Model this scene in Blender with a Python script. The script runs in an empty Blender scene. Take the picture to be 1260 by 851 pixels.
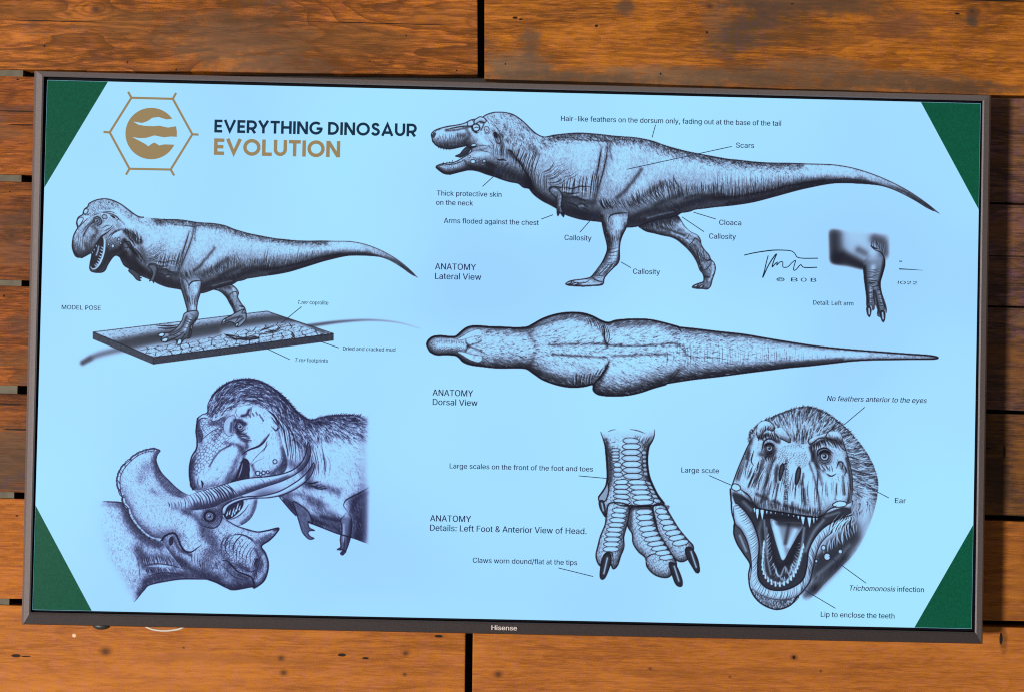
import bpy, bmesh, math, random
import numpy as np
from mathutils import Vector, Matrix

scene = bpy.context.scene
col = scene.collection

# ---------------------------------------------------------------- camera
F_PX, CAM, YAW, PITCH, ROLL = 1750.0, Vector((-.0221, -1.8445, -.0183)), .0132, .0161, .0225
fwd = Vector((math.sin(YAW)*math.cos(PITCH), math.cos(YAW)*math.cos(PITCH), math.sin(PITCH)))
rt0 = Vector((math.cos(YAW), -math.sin(YAW), 0)); up0 = rt0.cross(fwd)
RT = rt0*math.cos(ROLL)+up0*math.sin(ROLL); UP = -rt0*math.sin(ROLL)+up0*math.cos(ROLL)
cd = bpy.data.cameras.new('camera'); cam = bpy.data.objects.new('camera', cd); col.objects.link(cam)
cam.matrix_world = Matrix(((RT.x,UP.x,-fwd.x,CAM.x),(RT.y,UP.y,-fwd.y,CAM.y),(RT.z,UP.z,-fwd.z,CAM.z),(0,0,0,1)))
cd.sensor_width = 36; cd.lens = 36*F_PX/1260; cd.clip_start = .05; cd.clip_end = 100
scene.camera = cam

# ---------------------------------------------------------------- light: a dim room and one warm lamp from the left
world = bpy.data.worlds.new('World'); scene.world = world; world.use_nodes = True
bgn = world.node_tree.nodes['Background']; bgn.inputs[0].default_value = (1., .93, .86, 1); bgn.inputs[1].default_value = .21
ld = bpy.data.lights.new('room_lamp', 'AREA'); ld.shape = 'DISK'; ld.size = .8; ld.energy = 1050; ld.color = (1., .93, .84)
lamp = bpy.data.objects.new('room_lamp', ld); col.objects.link(lamp)
lamp.location = (-4.7, -6.9, -.75); lamp.rotation_euler = (Vector((0,0,0))-lamp.location).to_track_quat('-Z','Y').to_euler()
scene.view_settings.view_transform = 'Standard'; scene.view_settings.look = 'None'
scene.view_settings.exposure = 0; scene.view_settings.gamma = 1

scene.cycles.use_denoising = False; scene.cycles.filter_width = 1.1      # keep the grain of wood and pencil crisp

# ---------------------------------------------------------------- helpers
def unproj(px, py, y):
    """point of the plane at depth y where the picture point (px, py) of the photograph lies"""
    d = fwd+RT*((px-630)/F_PX)+UP*((425.5-py)/F_PX)
    return CAM+d*((y-CAM.y)/d.y)
def srgb(r, g, b):
    f = lambda c: c/12.92 if c <= .04045 else ((c+.055)/1.055)**2.4
    return (f(r/255), f(g/255), f(b/255), 1)
def link(o, parent=None):
    col.objects.link(o)
    if parent: o.parent = parent
    return o
def tag(o, label=None, category=None, group=None, kind=None):
    for k,v in (('label',label),('category',category),('group',group),('kind',kind)):
        if v: o[k] = v
    return o
def obj(name, bm, mat, parent=None, smooth=False):
    me = bpy.data.meshes.new(name); bm.to_mesh(me); bm.free()
    if mat: me.materials.append(mat)
    if smooth:
        for p in me.polygons: p.use_smooth = True
    return link(bpy.data.objects.new(name, me), parent)
def empty(name, loc):
    o = bpy.data.objects.new(name, None); o.location = loc; o.empty_display_size = .05
    return link(o)

class Nodes:
    """small shorthand for building node trees"""
    def __init__(s, name):
        s.mat = bpy.data.materials.new(name); s.mat.use_nodes = True; s.nt = s.mat.node_tree
        s.nt.nodes.clear(); s.out = s.nt.nodes.new('ShaderNodeOutputMaterial')
    def n(s, t, **kw):
        nd = s.nt.nodes.new('ShaderNode'+t)
        for k,v in kw.items(): setattr(nd, k, v)
        return nd
    def put(s, sock, v):
        if hasattr(v, 'is_linked'): s.nt.links.new(v, sock)
        elif v is not None: sock.default_value = v
    def m(s, op, a, b=None, c=None, clamp=False):
        nd = s.n('Math', operation=op); nd.use_clamp = clamp
        for i,v in enumerate((a,b,c)): s.put(nd.inputs[i], v)
        return nd.outputs[0]
    def mix(s, f, a, b, blend='MIX'):
        nd = s.n('Mix', data_type='RGBA', blend_type=blend); s.put(nd.inputs[0], f); s.put(nd.inputs[6], a); s.put(nd.inputs[7], b)
        return nd.outputs[2]
    def ramp(s, f, stops, interp='LINEAR'):
        nd = s.n('ValToRGB'); cr = nd.color_ramp; cr.interpolation = interp
        while len(cr.elements) < len(stops): cr.elements.new(.5)
        for e,(p,c) in zip(cr.elements, stops): e.position = p; e.color = c
        s.put(nd.inputs[0], f); return nd.outputs[0]
    def step(s, f, a, b):
        nd = s.n('MapRange', interpolation_type='SMOOTHSTEP'); s.put(nd.inputs[0], f); nd.inputs[1].default_value = a; nd.inputs[2].default_value = b
        return nd.outputs[0]
    def vec(s, x, y, z):
        nd = s.n('CombineXYZ')
        for i,v in enumerate((x,y,z)): s.put(nd.inputs[i], v)
        return nd.outputs[0]
    def noise(s, v, scale, detail=3, rough=.55):
        nd = s.n('TexNoise'); s.put(nd.inputs['Vector'], v); nd.inputs['Scale'].default_value = scale; nd.inputs['Detail'].default_value = detail; nd.inputs['Roughness'].default_value = rough
        return nd.outputs['Fac']
    def surface(s, base, rough=.5, metal=0, spec=.5, bump=None, dist=.001):
        p = s.n('BsdfPrincipled'); s.put(p.inputs['Base Color'], base); s.put(p.inputs['Roughness'], rough); p.inputs['Metallic'].default_value = metal; p.inputs['Specular IOR Level'].default_value = spec
        if bump is not None:
            b = s.n('Bump'); b.inputs['Strength'].default_value = .6; b.inputs['Distance'].default_value = dist; s.put(b.inputs['Height'], bump); s.nt.links.new(b.outputs[0], p.inputs['Normal'])
        s.nt.links.new(p.outputs[0], s.out.inputs[0]); return p

# ---------------------------------------------------------------- the plank wall
WALL_Y = .075          # front face of the planks; the screen's front edge is at 0
def wood(name, light, mid, dark, stain, seed, o, knots=(), marks=(), blots=(), stain_cut=.62, ring=.4, rings=70., contrast=1.):
    """o: plank centre, knots / marks / blots in photograph points, sizes in millimetres"""
    N = Nodes(name); g = N.n('TexCoord').outputs['Object']; sx = N.n('SeparateXYZ'); N.put(sx.inputs[0], g); X, Z = sx.outputs[0], sx.outputs[2]
    loc = lambda q: (unproj(q[0], q[1], WALL_Y).x-o.x, unproj(q[0], q[1], WALL_Y).z-o.z)
    wob = N.noise(N.vec(N.m('ADD',X,seed*3.1), seed, N.m('MULTIPLY',Z,3.)), 9, 2)
    wob2 = N.noise(N.vec(N.m('ADD',X,seed*1.7), seed+5, N.m('MULTIPLY',Z,1.8)), 42, 5, .7)
    def blob(q, rx, rz, edge=.5):
        x, z = loc(q); dx = N.m('DIVIDE', N.m('SUBTRACT', X, x), rx/1000); dz = N.m('DIVIDE', N.m('SUBTRACT', Z, z), rz/1000)
        d = N.m('ADD', N.m('MULTIPLY',dx,dx), N.m('MULTIPLY',dz,dz)); d = N.m('ADD', d, N.m('MULTIPLY', N.m('SUBTRACT', wob2, .5), edge*2))
        return d
    ph = N.m('ADD', N.m('MULTIPLY', Z, rings), N.m('MULTIPLY', wob, 5.5))
    kmasks = []
    for q, r in knots:
        d = blob(q, r*1.25, r, .25); e = N.m('POWER', 2.718, N.m('MULTIPLY', blob(q, r*5, r*2.4, .1), -1.)); ph = N.m('ADD', ph, N.m('MULTIPLY', e, 2.6)); kmasks.append((N.step(d, 1.3, .2), N.step(d, 3.2, .6), N.step(d, .35, .05)))
    sn = N.m('MULTIPLY_ADD', N.m('SINE', N.m('MULTIPLY', ph, 6.283)), .5, .5); sn = N.m('POWER', sn, 2.2)
    off = N.m('ADD', X, seed*7.7)
    streak = N.noise(N.vec(N.m('MULTIPLY',off,8.), seed, N.m('MULTIPLY',Z,210.)), 1., 5, .72)
    fine = N.noise(N.vec(N.m('MULTIPLY',off,60.), seed, N.m('MULTIPLY',Z,700.)), 1., 3, .65)
    patch = N.noise(N.vec(N.m('MULTIPLY',off,4.5), seed, N.m('MULTIPLY',Z,16.)), 1., 4, .6)
    grit = N.noise(g, 900, 1, .5)
    f = N.m('ADD', N.m('MULTIPLY', sn, ring*.5), N.m('MULTIPLY', N.m('SUBTRACT',streak,.5), 1.35*contrast)); f = N.m('ADD', f, N.m('MULTIPLY', N.m('SUBTRACT',fine,.5), 1.2*contrast)); f = N.m('ADD', f, N.m('MULTIPLY', N.m('SUBTRACT',patch,.5), 1.5*contrast)); f = N.m('ADD', f, N.m('MULTIPLY', N.m('SUBTRACT',grit,.5), 1.3)); f = N.m('ADD', f, .36, clamp=True)
    c = N.ramp(f, [(0., light), (.45, mid), (1., dark)])
    dash = N.noise(N.vec(N.m('MULTIPLY',off,22.), seed+1, N.m('MULTIPLY',Z,330.)), 1., 3, .6); c = N.mix(N.m('MULTIPLY', N.m('MULTIPLY', N.step(dash, .53, .7), N.step(patch, .3, .65)), .75*contrast*contrast), c, dark)
    flake = N.noise(N.vec(N.m('MULTIPLY',off,16.), seed+2, N.m('MULTIPLY',Z,95.)), 1., 6, .78); c = N.mix(N.m('MULTIPLY', N.step(flake, .56, .66), .42*contrast), c, dark); c = N.mix(N.m('MULTIPLY', N.step(flake, .44, .34), .35*contrast), c, light)
    gn = N.noise(N.vec(N.m('MULTIPLY',off,1.5), seed+6, N.m('MULTIPLY',N.m('ADD',Z,N.m('MULTIPLY',wob,.02)),10.)), 1., 2, .5); saw = N.m('POWER', N.m('FRACT', N.m('MULTIPLY', gn, 20.)), 3.5)
    c = N.mix(N.m('MULTIPLY', saw, .75*min(1,ring*1.4)*contrast), c, dark)      # growth rings: soft rise, sharp edge
    ln = N.noise(N.vec(N.m('MULTIPLY',off,4.), seed+8, N.m('MULTIPLY',Z,85.)), 1., 3, .6); rid = N.step(N.m('ABSOLUTE', N.m('SUBTRACT', ln, .5)), .022, .004)
    ln2 = N.noise(N.vec(N.m('MULTIPLY',off,9.), seed+4, N.m('MULTIPLY',Z,170.)), 1., 2, .6); rid2 = N.step(N.m('ABSOLUTE', N.m('SUBTRACT', ln2, .47)), .03, .006)
    c = N.mix(N.m('MULTIPLY', N.m('MAXIMUM', rid, N.m('MULTIPLY', rid2, .7)), N.m('MULTIPLY', N.step(patch, .25, .6), .62*contrast)), c, dark)      # fibres
    st = N.noise(N.vec(N.m('MULTIPLY',off,5.), seed+9, N.m('MULTIPLY',Z,13.)), 1., 5, .62)
    c = N.mix(N.m('MULTIPLY', N.step(N.m('ADD', st, N.m('MULTIPLY', N.m('SUBTRACT',streak,.5), .25)), stain_cut-.06, stain_cut+.12), .85), c, stain)
    hue = N.noise(N.vec(N.m('MULTIPLY',off,1.6), seed+3, Z), 95, 3, .65)
    c = N.mix(1., c, N.ramp(hue, [(.32,(1.05,1.08,.5,1)),(.5,(1,1.04,1.1,1)),(.68,(1.,1.,2.1,1))]), 'MULTIPLY')
    for q, rx, rz, cc, k in blots:
        d = N.m('ADD', blob(q, rx, rz, 1.7), N.m('MULTIPLY', N.m('SUBTRACT', streak, .5), 1.8)); d = N.m('ADD', d, N.m('MULTIPLY', N.m('SUBTRACT', fine, .5), 1.2)); c = N.mix(N.m('MULTIPLY', N.step(d, 1.5, -.1), k), c, N.mix(.3, cc, N.mix(1., cc, N.ramp(f, [(0.,(1.5,1.5,1.5,1)),(1.,(.35,.35,.35,1))]), 'MULTIPLY')))
    for core, halo, eye_ in kmasks:
        c = N.mix(N.m('MULTIPLY', halo, .45), c, dark); c = N.mix(N.m('MULTIPLY', core, .7), c, (.085,.034,.014,1)); c = N.mix(N.m('MULTIPLY', eye_, .45), c, (.03,.014,.008,1))
    hole = None
    for q, rx, rz in marks:
        k = N.step(blob(q, rx, rz, .35), 1.1, .5); c = N.mix(k, c, (.012,.008,.006,1)); hole = k if hole is None else N.m('MAXIMUM', hole, k)
    h = N.m('ADD', N.m('MULTIPLY', streak, .6), N.m('MULTIPLY', fine, .4))
    if hole is not None: h = N.m('SUBTRACT', h, N.m('MULTIPLY', hole, 2.))
    N.surface(c, N.m('MULTIPLY_ADD', fine, .2, .55), spec=.12, bump=h, dist=.0007)
    return N.mat

def plank(parent, corners, t, name, label, mk):
    """corners tl, tr, br, bl in photograph points on the wall's front"""
    P = [unproj(x, y, WALL_Y) for x,y in corners]; c = sum(P, Vector())/4
    bm = bmesh.new(); f = [bm.verts.new(p-c) for p in P]; b = [bm.verts.new(p-c+Vector((0,t,0))) for p in P]
    bm.faces.new(f[::-1]); bm.faces.new(b)
    for i in range(4): j = (i+1)%4; bm.faces.new((f[i],f[j],b[j],b[i]))
    bmesh.ops.recalc_face_normals(bm, faces=bm.faces)
    # slightly uneven sawn edges and eased arrises
    es = [e for e in bm.edges if abs(e.verts[0].co.x-e.verts[1].co.x) > .1]
    bmesh.ops.subdivide_edges(bm, edges=es, cuts=11)
    rnd = random.Random(int(c.x*1e4)+int(c.z*1e5))
    for v in bm.verts:
        if abs(v.co.z) > .01: v.co.z += (rnd.random()-.5)*.0014
    edges = [e for e in bm.edges if len(e.link_faces) == 2 and e.calc_face_angle(0) > .8]
    bmesh.ops.bevel(bm, geom=edges, offset=.0014, segments=2, profile=.6, affect='EDGES')
    o = obj(name, bm, mk(c), parent); o.location = c-Vector(parent.location)
    if label: o['label'] = label
    return o

base = unproj(630, 1110, WALL_Y)
wall = tag(empty('plank_wall', (0, WALL_Y, base.z)), 'rough orange brown plank wall of mixed boards behind the television', 'wall')
C = lambda r,g,b: (r,g,b,1)
OR = (C(0.346,0.102,0.014), C(0.228,0.059,0.008), C(0.085,0.022,0.004))
RB = (C(0.228,0.069,0.012), C(0.148,0.040,0.006), C(0.046,0.013,0.004))
DK = (C(0.188,0.086,0.050), C(0.113,0.050,0.033), C(0.034,0.019,0.014))
GREY = C(0.078,0.046,0.027); GREY2 = C(0.060,0.038,0.024)
BX = -90; EX = 1350
plank(wall, [(BX,-90),(587,-75),(588,92.3),(BX,85)], .022, 'plank', 'wide stained plank above the left of the television', lambda o: wood('stained_plank', C(0.424,0.134,0.017), C(0.267,0.075,0.010), C(0.092,0.029,0.005), GREY, 1.3, o,
    knots=[((118,12),5)], marks=[((55,57),1.4,1.6),((157,77),1.2,1.4),((217,86),1.2,1.5),((500,44),1.1,1.2),((562,87),1.2,1.2),((455,76),.9,1.),((60,26),70,.7),((470,29),120,.6)],
    blots=[((290,50),115,42,C(0.105,0.055,0.030),.85),((330,85),90,22,C(0.100,0.056,0.034),.7),((150,30),55,22,C(0.147,0.063,0.018),.55),((430,50),90,26,C(0.129,0.055,0.017),.6),((278,78),13,9,C(0.305,0.117,0.027),.6),((300,24),60,7,C(0.082,0.035,0.011),.6),((540,20),60,16,C(0.157,0.058,0.015),.5),((40,15),80,12,C(0.175,0.067,0.015),.4)], ring=.7, rings=46., stain_cut=.6, contrast=1.25))
plank(wall, [(596,-75),(EX,-60),(EX,121),(596,97.5)], .022, 'plank', 'wide plank with grey water stains above the right of the television', lambda o: wood('water_stained_plank', C(0.405,0.134,0.015), C(0.267,0.082,0.009), C(0.111,0.035,0.006), GREY2, 2.9, o,
    knots=[((873,8),4),((1196,14),6)], marks=[((634,22),4,1.7),((641,24),3,1.2),((734,32),2.4,1.8),((622,79),1.2,1.2),((813,91),1.3,1.6),((870,40),1.6,1.6),((975,5),2.,.9),((1178,17),4,1.5),((1230,1),60,1.)],
    blots=[((640,84),52,24,C(.13,.085,.055),.8),((820,94),150,14,C(.12,.078,.05),.8),((1100,100),120,16,C(.11,.068,.042),.7),((652,48),16,20,C(0.085,0.050,0.030),.85),((656,80),28,14,C(0.100,0.060,0.040),.8),((770,10),14,12,C(0.070,0.040,0.025),.85),((960,5),110,18,C(0.060,0.036,0.024),.85),((1000,42),75,16,C(0.111,0.045,0.012),.65),((880,25),20,32,C(0.130,0.070,0.040),.5),((1110,30),50,20,C(0.107,0.046,0.026),.65),((1197,22),10,16,C(0.050,0.035,0.026),.9),((700,97),140,10,C(0.085,0.052,0.032),.85),((980,100),160,17,C(0.095,0.055,0.032),.85),((1180,108),90,11,C(0.075,0.042,0.024),.85),((1010,82),70,14,C(0.120,0.066,0.038),.75),((1060,8),60,14,C(0.090,0.045,0.022),.7)], ring=.3, rings=34., stain_cut=.57, contrast=1.35))
LROWS = [(93,214.5),(223,344),(351.5,474),(483.5,604.5),(612.5,735.5)]
LMAT = [dict(cs=OR, st=GREY, sd=4.1, kn=[], mk=[((22,98),2,1.),((20,137),40,.8),((35,154),30,.9)], bl=[((10,165),60,10,C(0.157,0.054,0.012),.5)], sc=.6, cn=1.25),
        dict(cs=RB, st=GREY, sd=5.7, kn=[((14,290),7)], mk=[((12,236),1.,1.)], bl=[((20,270),50,8,C(0.068,0.029,0.017),.7),((20,310),50,20,C(0.116,0.051,0.030),.6)], sc=.6, cn=1.25),
        dict(cs=OR, st=GREY, sd=7.3, kn=[], mk=[((5,364),1.6,1.6)], bl=[((30,400),26,16,C(0.068,0.031,0.019),.75),((15,440),50,12,C(0.138,0.054,0.015),.5)], sc=.58, cn=1.3),
        dict(cs=RB, st=GREY2, sd=8.9, kn=[], mk=[((10,497),20,1.2),((25,528),24,1.1)], bl=[((15,555),60,34,C(0.085,0.046,0.026),.8)], sc=.56, cn=1.3),
        dict(cs=(C(0.461,0.147,0.019),C(0.332,0.097,0.012),C(0.157,0.042,0.006)), st=C(0.184,0.080,0.025), sd=10.1, kn=[], mk=[((21,634),2,1.)], bl=[], sc=.74, cn=.85)]
LLAB = ['orange plank beside the top green corner of the television', 'reddish brown plank second below the top left plank', 'orange plank beside the middle of the left edge', 'dark weathered plank left of the television', 'bright orange plank beside the lower left green corner']
for (a,b), d, lb in zip(LROWS, LMAT, LLAB):
    plank(wall, [(BX,a-2),(600,a+14),(600,b+14),(BX,b-2)], .022, 'plank', lb, lambda o: wood('row_plank', *d['cs'], d['st'], d['sd'], o, knots=d['kn'], marks=d['mk'], blots=d['bl'], stain_cut=d['sc'], contrast=d['cn']))
RROWS = [(120.5,249.5),(251.5,376.3),(378.5,504),(509,633.5),(640,763)]
RMAT = [dict(cs=DK, st=C(0.030,0.017,0.012), sd=12.3, kn=[], mk=[], bl=[((1230,150),60,12,C(0.129,0.054,0.016),.5)], sc=.56, cn=1.2),
        dict(cs=DK, st=C(0.030,0.018,0.013), sd=13.9, kn=[], mk=[((1230,315),60,.9)], bl=[((1225,285),40,14,C(0.147,0.063,0.018),.5)], sc=.6, cn=1.2),
        dict(cs=DK, st=C(0.026,0.016,0.012), sd=15.2, kn=[], mk=[], bl=[((1235,437),60,22,C(0.138,0.055,0.016),.6),((1258,395),14,10,C(0.160,0.090,0.040),.5),((1255,460),26,34,C(0.166,0.067,0.018),.6)], sc=.6, cn=1.2),
        dict(cs=(C(0.157,0.067,0.019),C(0.101,0.041,0.014),C(0.035,0.016,0.011)), st=C(0.036,0.020,0.013), sd=16.8, kn=[((1218,552),5)], mk=[((1216,551),4.5,1.6),((1236,555),2.2,10)], bl=[((1228,595),18,34,C(0.035,0.021,0.014),.8),((1258,560),16,50,C(0.203,0.080,0.019),.5)], sc=.6, cn=1.2),  # tall pale blot: wood lit past the set's shadow, put into the colour
        dict(cs=(C(0.350,0.121,0.019),C(0.240,0.075,0.014),C(0.111,0.035,0.008)), st=C(0.111,0.045,0.014), sd=18.4, kn=[], mk=[], bl=[((1250,700),16,60,C(0.313,0.111,0.019),.4)], sc=.68, cn=.9)]  # tall blot paints in the brighter wood clear of the set's shadow
RLAB = ['dark brown plank beside the top right corner', 'dark plank right of the television, split by a thin crack', 'dark plank right of the middle of the screen', 'dark knotty plank between two black gaps on the right', 'orange brown plank beside the lower right green corner']
for (a,b), d, lb in zip(RROWS, RMAT, RLAB):
    plank(wall, [(612,a-14),(EX,a+2.5),(EX,b+2.5),(612,b-14)], .022, 'plank', lb, lambda o: wood('dark_row_plank', *d['cs'], d['st'], d['sd'], o, knots=d['kn'], marks=d['mk'], blots=d['bl'], stain_cut=d['sc'], contrast=d['cn']))
PINE = (C(0.416,0.141,0.025), C(0.336,0.105,0.017), C(0.168,0.048,0.009))
plank(wall, [(BX,741.5),(573,757),(571,925),(BX,910)], .022, 'plank', 'clean orange pine plank with knots under the left of the television', lambda o: wood('pine_plank', *PINE, C(0.203,0.075,0.018), 20.5, o,
    knots=[((130,801),5.6),((346,809),3.8),((349,827),3.9),((499,803),3.6),((498,829),2.2),((226,796),1.4)], marks=[((20,806),7,2.4),((32,807),7,.9),((421,805),6,2.2),((450,809),5,1.5),((540,782),6,1.7),((91,780),0.4,.4)], blots=[((230,806),60,4,C(.30,.10,.035),.5),((270,810),140,7,C(0.230,0.075,0.015),.5),((91,781),2.4,2.4,C(0.700,0.500,0.320),.9)], ring=.2, rings=30., stain_cut=.74, contrast=.85))
plank(wall, [(582,757),(EX,773),(EX,940),(580,925)], .022, 'plank', 'clean orange pine plank with small knots under the right of the television', lambda o: wood('pine_plank', *PINE, C(0.203,0.075,0.018), 22.2, o,
    knots=[((613,829),4.4),((977,808),3.6),((800,822),1.8),((1010,825),1.6),((898,832),1.6)], marks=[((977,808),2.,2.4),((1232,785),2.4,9)], blots=[((830,827),75,5,C(0.221,0.074,0.015),.6),((1000,826),110,5,C(0.240,0.080,0.016),.5),((1235,790),6,18,C(0.082,0.031,0.009),.7)], ring=.22, rings=26., stain_cut=.74, contrast=.9))
# the wall goes on beyond the picture's edges
for k,(x0,x1,y0,y1) in enumerate([(-620,-96,-88,84)]+[(-620,-96,a-3,b-3) for a,b in LROWS]+[(-620,-96,741,908)]+[(1356,1880,-60,122)]+[(1356,1880,a+3,b+3) for a,b in RROWS]+[(1356,1880,774,941)]+[(-620,500,-260,-97),(508,1880,-250,-84),(-620,700,920,1090),(708,1880,946,1110)]):
    cs = (OR,RB,PINE)[k%3]; sl = (x1-x0)*.011
    plank(wall, [(x0,y0-sl),(x1,y0),(x1,y1),(x0,y1-sl)], .022, 'plank', None, lambda o: wood('outer_plank', *cs, GREY, 30.1+1.3*k, o, stain_cut=.6))
# dark backing behind the gaps, pale spacer blocks in the left-hand gaps
N = Nodes('backing_black'); N.surface((.012,.010,.010,1), .8); BLACKM = N.mat
def box(lo, hi):
    bm = bmesh.new(); bmesh.ops.create_cube(bm, size=1)
    for v in bm.verts: v.co = Vector(((lo[i] if v.co[i] < 0 else hi[i]) for i in range(3)))
    return bm
lo = unproj(-600,1085,WALL_Y); hi = unproj(1860,-240,WALL_Y); W0 = Vector(wall.location)
obj('backing_board', box((lo.x,.045,lo.z-W0.z), (hi.x,.057,hi.z-W0.z)), BLACKM, wall)
N = Nodes('spacer_wood'); g = N.n('TexCoord').outputs['Object']; N.surface(N.ramp(N.noise(g, 60, 3), [(.3,(.05,.042,.026,1)),(.7,(.10,.085,.055,1))]), .7); SPM = N.mat
for (x1, y0, y1) in ((31,84,96),(29,211,226),(29,341,354),(24,471,486),(20,601,615),(14,732,744)):
    a = unproj(BX,y1,WALL_Y+.012)-W0; b = unproj(x1,y0,WALL_Y+.012)-W0
    obj('spacer_block', box((a.x,.004,a.z-.012), (b.x,.040,b.z+.012)), SPM, wall)
# ---------------------------------------------------------------- pencil drawing engine
# The picture shown on the screen is drawn stroke by stroke into a tone array (1 = paper white).
FR = dict(A=(520,130,4.846), B=(660,150,3.869), C=(880,170,4.2), D=(70,230,4.257), E=(270,250,4.727),
          F=(515,370,3.877), G=(820,370,3.706), H=(220,455,3.473), I=(100,540,4.15), J=(690,515,3.868),
          K=(880,490,3.15), L=(900,265,5.04), M=(110,100,3.0), N=(70,350,2.739), k=(890,490,6.3), m=(890,620,6.3),
          d=(85,240,8.508), a=(525,132,8.508), h=(225,460,7.094), i=(225,570,7.094), g=(195,600,6.307),
          n=(110,380,4.0645), j=(730,520,8.507), t=(730,610,7.4), b=(730,160,7.094), c=(640,170,7.738),
          l=(690,255,6.3), f=(100,545,4.3625), o=(345,500,4.477), p=(515,378,6.811), X=(0,0,1.0))

def raw(s):
    """'A 1,2 3,4 B 5,6' -> points in picture units; a letter switches the tracing frame"""
    out = []; fr = FR['X']
    for w in s.split():
        if w in FR: fr = FR[w]
        else:
            x, y = w.split(','); out.append((fr[0]+float(x)/fr[2], fr[1]+float(y)/fr[2]))
    return np.array(out)

def smooth(p, closed=False, step=1.5):
    p = np.asarray(p, float)
    if len(p) < 3 and not closed: 
        n = max(2, int(np.hypot(*(p[-1]-p[0]))/step/2)); u = np.linspace(0,1,n)[:,None]
        return p[0]*(1-u)+p[-1]*u
    q = np.vstack([p[-1], p, p[0], p[1]]) if closed else np.vstack([2*p[0]-p[1], p, 2*p[-1]-p[-2]])
    out = []
    for i in range(1, len(q)-2):
        n = max(2, int(np.hypot(*(q[i+1]-q[i]))/step)); u = np.linspace(0,1,n,endpoint=False)[:,None]
        a,b,c,d = q[i-1],q[i],q[i+1],q[i+2]
        out.append(.5*((2*b)+(-a+c)*u+(2*a-5*b+4*c-d)*u*u+(-a+3*b-3*c+d)*u**3))
    if not closed: out.append(q[-2][None])
    return np.vstack(out)

def S(s, closed=False): return smooth(raw(s), closed)

def resample(p, n):
    d = np.r_[0, np.cumsum(np.hypot(*np.diff(p,axis=0).T))]
    u = np.linspace(0, d[-1], n)
    return np.c_[np.interp(u,d,p[:,0]), np.interp(u,d,p[:,1])]

def box1(a, r, ax):
    n = 2*r+1
    pad = [(0,0),(0,0)]; pad[ax] = (r+1, r)
    c = np.cumsum(np.pad(a, pad, mode='edge'), axis=ax)
    return (c[n:]-c[:-n])/n if ax == 0 else (c[:,n:]-c[:,:-n])/n

def blur(a, s):
    r = max(1, int(round(s*.9)))
    for _ in range(3): a = box1(box1(a, r, 0), r, 1)
    return a

def vnoise(X, Y, seed):
    r = np.random.RandomState(seed).rand(64,64)
    xi = np.floor(X).astype(int); yi = np.floor(Y).astype(int); fx = X-xi; fy = Y-yi
    fx = fx*fx*(3-2*fx); fy = fy*fy*(3-2*fy)
    g = lambda i,j: r[(yi+j)%64, (xi+i)%64]
    return (g(0,0)*(1-fx)+g(1,0)*fx)*(1-fy)+(g(0,1)*(1-fx)+g(1,1)*fx)*fy

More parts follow.
